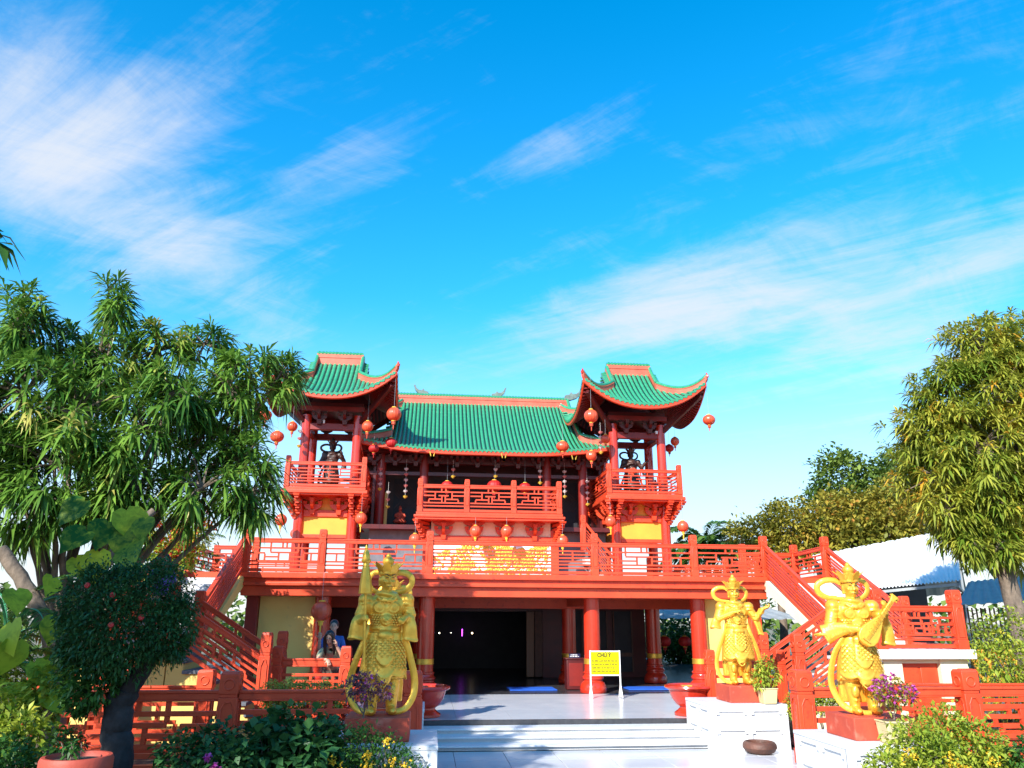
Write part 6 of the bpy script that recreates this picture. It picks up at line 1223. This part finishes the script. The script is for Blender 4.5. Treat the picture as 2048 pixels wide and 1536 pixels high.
# potted bougainvilleas
for (x, y, z, lb, m_, mf, num) in ((5.60, 9.42, .92, 'potted bougainvillea with pink flowers beside the pipa player statue', L_olive, L_mag, 90), (-.66, 9.3, 1.0, 'dull mauve bougainvillea with a few bright flowers before the umbrella bearing statue', L_mauve, L_mag, 10)):
    o = thing('bougainvillea', lb, 'flowering plant', (x, y, z), 'potted bougainvilleas'); k = .14 if x > 0 else .12
    limb(o, [(x, y, z), (x+.02, y, z+.10), (x+.03, y-.02, z+.24)], .012, .006, 'bark', 'stem', 6, .004, (x, y, z)); limb(o, [(x, y, z+.05), (x-.08, y, z+.16), (x-.10, y, z+.28)], .009, .004, 'bark', 'stem', 6, .004, (x, y, z))
    bl = [[x-.12, y, z+.32, k], [x+.06, y-.02, z+.34, k], [x+.22, y, z+.27, k*.8], [x+.02, y, z+.22, k*.8], [x-.02, y, z+.40, k*.7]]
    fuzz(o, bl, 650, .05, .026, m_, (x, y, z), 'foliage')
    p, d = shell_points([[q[0], q[1], q[2]+.03, q[3]] for q in bl], num); p = p[p[:, 2] > z+.2]; q = np.repeat(p, 6, 0); dd = unit(rng.normal(size=q.shape)+np.array([0, -.5, .5])); n2 = len(q); crown_part(o, 'blossom', leaf_arrays(q, dd, np.full(n2, .042), np.full(n2, .036), np.full(n2, .1), rng.uniform(0, 1, n2)), mf, (x, y, z))
o = thing('yellow_potted_shrub', 'small yellow leaved shrub in the pot beside the posing statue', 'plant', (5.80, 13.48, .95)); limb(o, [(5.8, 13.48, .95), (5.78, 13.48, 1.1), (5.74, 13.46, 1.3)], .012, .005, 'bark', 'stem', 6, .004, (5.8, 13.48, .95))
fuzz(o, [[5.72, 13.45, 1.20, .14], [5.82, 13.48, 1.32, .13], [5.68, 13.45, 1.06, .12], [5.92, 13.48, 1.12, .12]], 700, .085, .030, L_yel, (5.8, 13.48, .95), 'foliage')
o = thing('flower_garland', 'orange ribbon wrapped cloth at the feet of the statue in the clear tower', 'cloth', (7.0, 26.1, 6.9)); 
m = MB()
for i in range(18): a = rr.uniform(0, 6.28); e = rr.uniform(0, .14); m.ell((e*math.cos(a), e*math.sin(a)*.5, rr.uniform(0, .22)), (.05, .04, .045), 6, 4)
m.build('petals', M['lantern'], o)
# ---------------------------------------------------------------- the white metal shed
sh = thing('metal_shed', 'open shed with a large white corrugated metal roof', 'shed', (17, 24, 0))
def sheet(name, A, B_, C_, D_, n, amp, mt, par, o0):
    """corrugated sheet: A-B along the eave, D-C along the ridge"""
    A, B_, C_, D_ = map(V, (A, B_, C_, D_)); nrm = (B_-A).cross(D_-A).normalized(); m = MB(); rs = []
    for i in range(n+1):
        t = i/n; h = amp*(1 if (i//2) % 2 else -1) if amp else 0; p = A.lerp(B_, t)+nrm*h; q = D_.lerp(C_, t)+nrm*h; rs += [p-V(o0), q-V(o0), q-V(o0)-nrm*.01, p-V(o0)-nrm*.01]
    fs = []
    for i in range(n): a = 4*i; b = a+4; fs += [(a, b, b+1, a+1), (a+3, a+2, b+2, b+3), (a, a+3, b+3, b), (a+1, b+1, b+2, a+2)]
    m.add(rs, fs); return m.build(name, M[mt], par, smooth=0)
O_ = (17, 24, 0)
sheet('roof_sheet', (13.2, 23.5, 2.95), (15.75, 22.0, 3.22), (19.0, 26.5, 5.25), (14.8, 29.2, 4.45), 120, .02, 'zinc', sh, O_)
sheet('roof_sheet', (14.8, 29.2, 4.45), (19.0, 26.5, 5.25), (22.0, 30.5, 3.2), (17.5, 33.5, 2.6), 40, .02, 'zinc', sh, O_)
for (p, q) in (((15.7, 22.15, 3.05), (21.9, 30.4, 3.05)), ((17.3, 24.3, 3.05), (17.3, 24.3, 3.95)), ((18.9, 26.4, 3.05), (18.9, 26.4, 5.05)), ((17.3, 24.3, 3.05), (18.9, 26.4, 4.95)), ((13.4, 23.5, 2.85), (15.7, 22.15, 3.1)), ((15.72, 22.1, 3.10), (18.95, 26.45, 5.12))): MB().bar(V(p)-V(O_), V(q)-V(O_), .08, .08).build('truss', M['grey'], sh)
for x, y in ((13.5, 23.6), (15.6, 22.3), (18.9, 26.4), (16.2, 31.5)): MB().bx(x-.06-17, x+.06-17, y-.06-24, y+.06-24, 0, 3.0).build('post', M['grey'], sh)
MB().add([V(p)-V(O_) for p in ((13.6, 26.5, 0), (18.9, 28.5, 0), (18.9, 28.5, 3.6), (13.6, 26.5, 3.3))], [(0, 1, 2, 3)]).build('back_wall', M['dark'], sh)
sheet('lower_roof', (14.3, 20.3, 2.46), (17.3, 19.6, 2.66), (18.2, 22.2, 3.4), (16.4, 22.6, 3.2), 40, .015, 'grey', sh, O_)
for i in range(26): MB().bx(14.4+.13*i-17, 14.43+.13*i-17, 20.6-24, 20.63-24, .4, 2.4).build('slat', M['clay'], sh)
sg = sheet('canopy', (8.2, 27.4, 2.1), (13.5, 27.4, 2.1), (13.5, 31, 2.6), (8.2, 31, 2.6), 40, .02, 'grey', None, (0, 0, 0)); tag(sg, 'grey metal canopy seen through the open side of the hall', 'canopy')
# yellow lattice screen at the far right
lt_ = thing('lattice_screen', 'yellow lattice screen behind the tangled yellow bush', 'screen', (12, 16.5, 0))
for i in range(10):
    MB().bar((-1.4+.32*i, 0, .25), (-1.4+.32*i-.5, 0, 1.45), .05, .05).build('slat', M['ochre'], lt_); MB().bar((-1.6+.32*i, .05, 1.45), (-1.6+.32*i-.4, .05, .25), .05, .05).build('slat', M['ochre'], lt_)
# boundary greenery beyond the garden, read as one mass
bp, bd = shell_points([[x, 46+3*math.sin(x), 1.2+.6*math.sin(x*1.7), 2.4] for x in np.arange(-40, 60, 3.0)], 9000); o = put('far_treeline', tri_mesh('far_treeline', *leaf_arrays(bp, unit(bd+rng.normal(0, .6, bd.shape)), np.full(len(bp), .7), np.full(len(bp), .4), np.full(len(bp), .3), np.clip(rng.normal(.45, .2, len(bp)), 0, 1)), L_far)); o['kind'] = 'stuff'; o['label'] = 'low green treeline far beyond the temple'
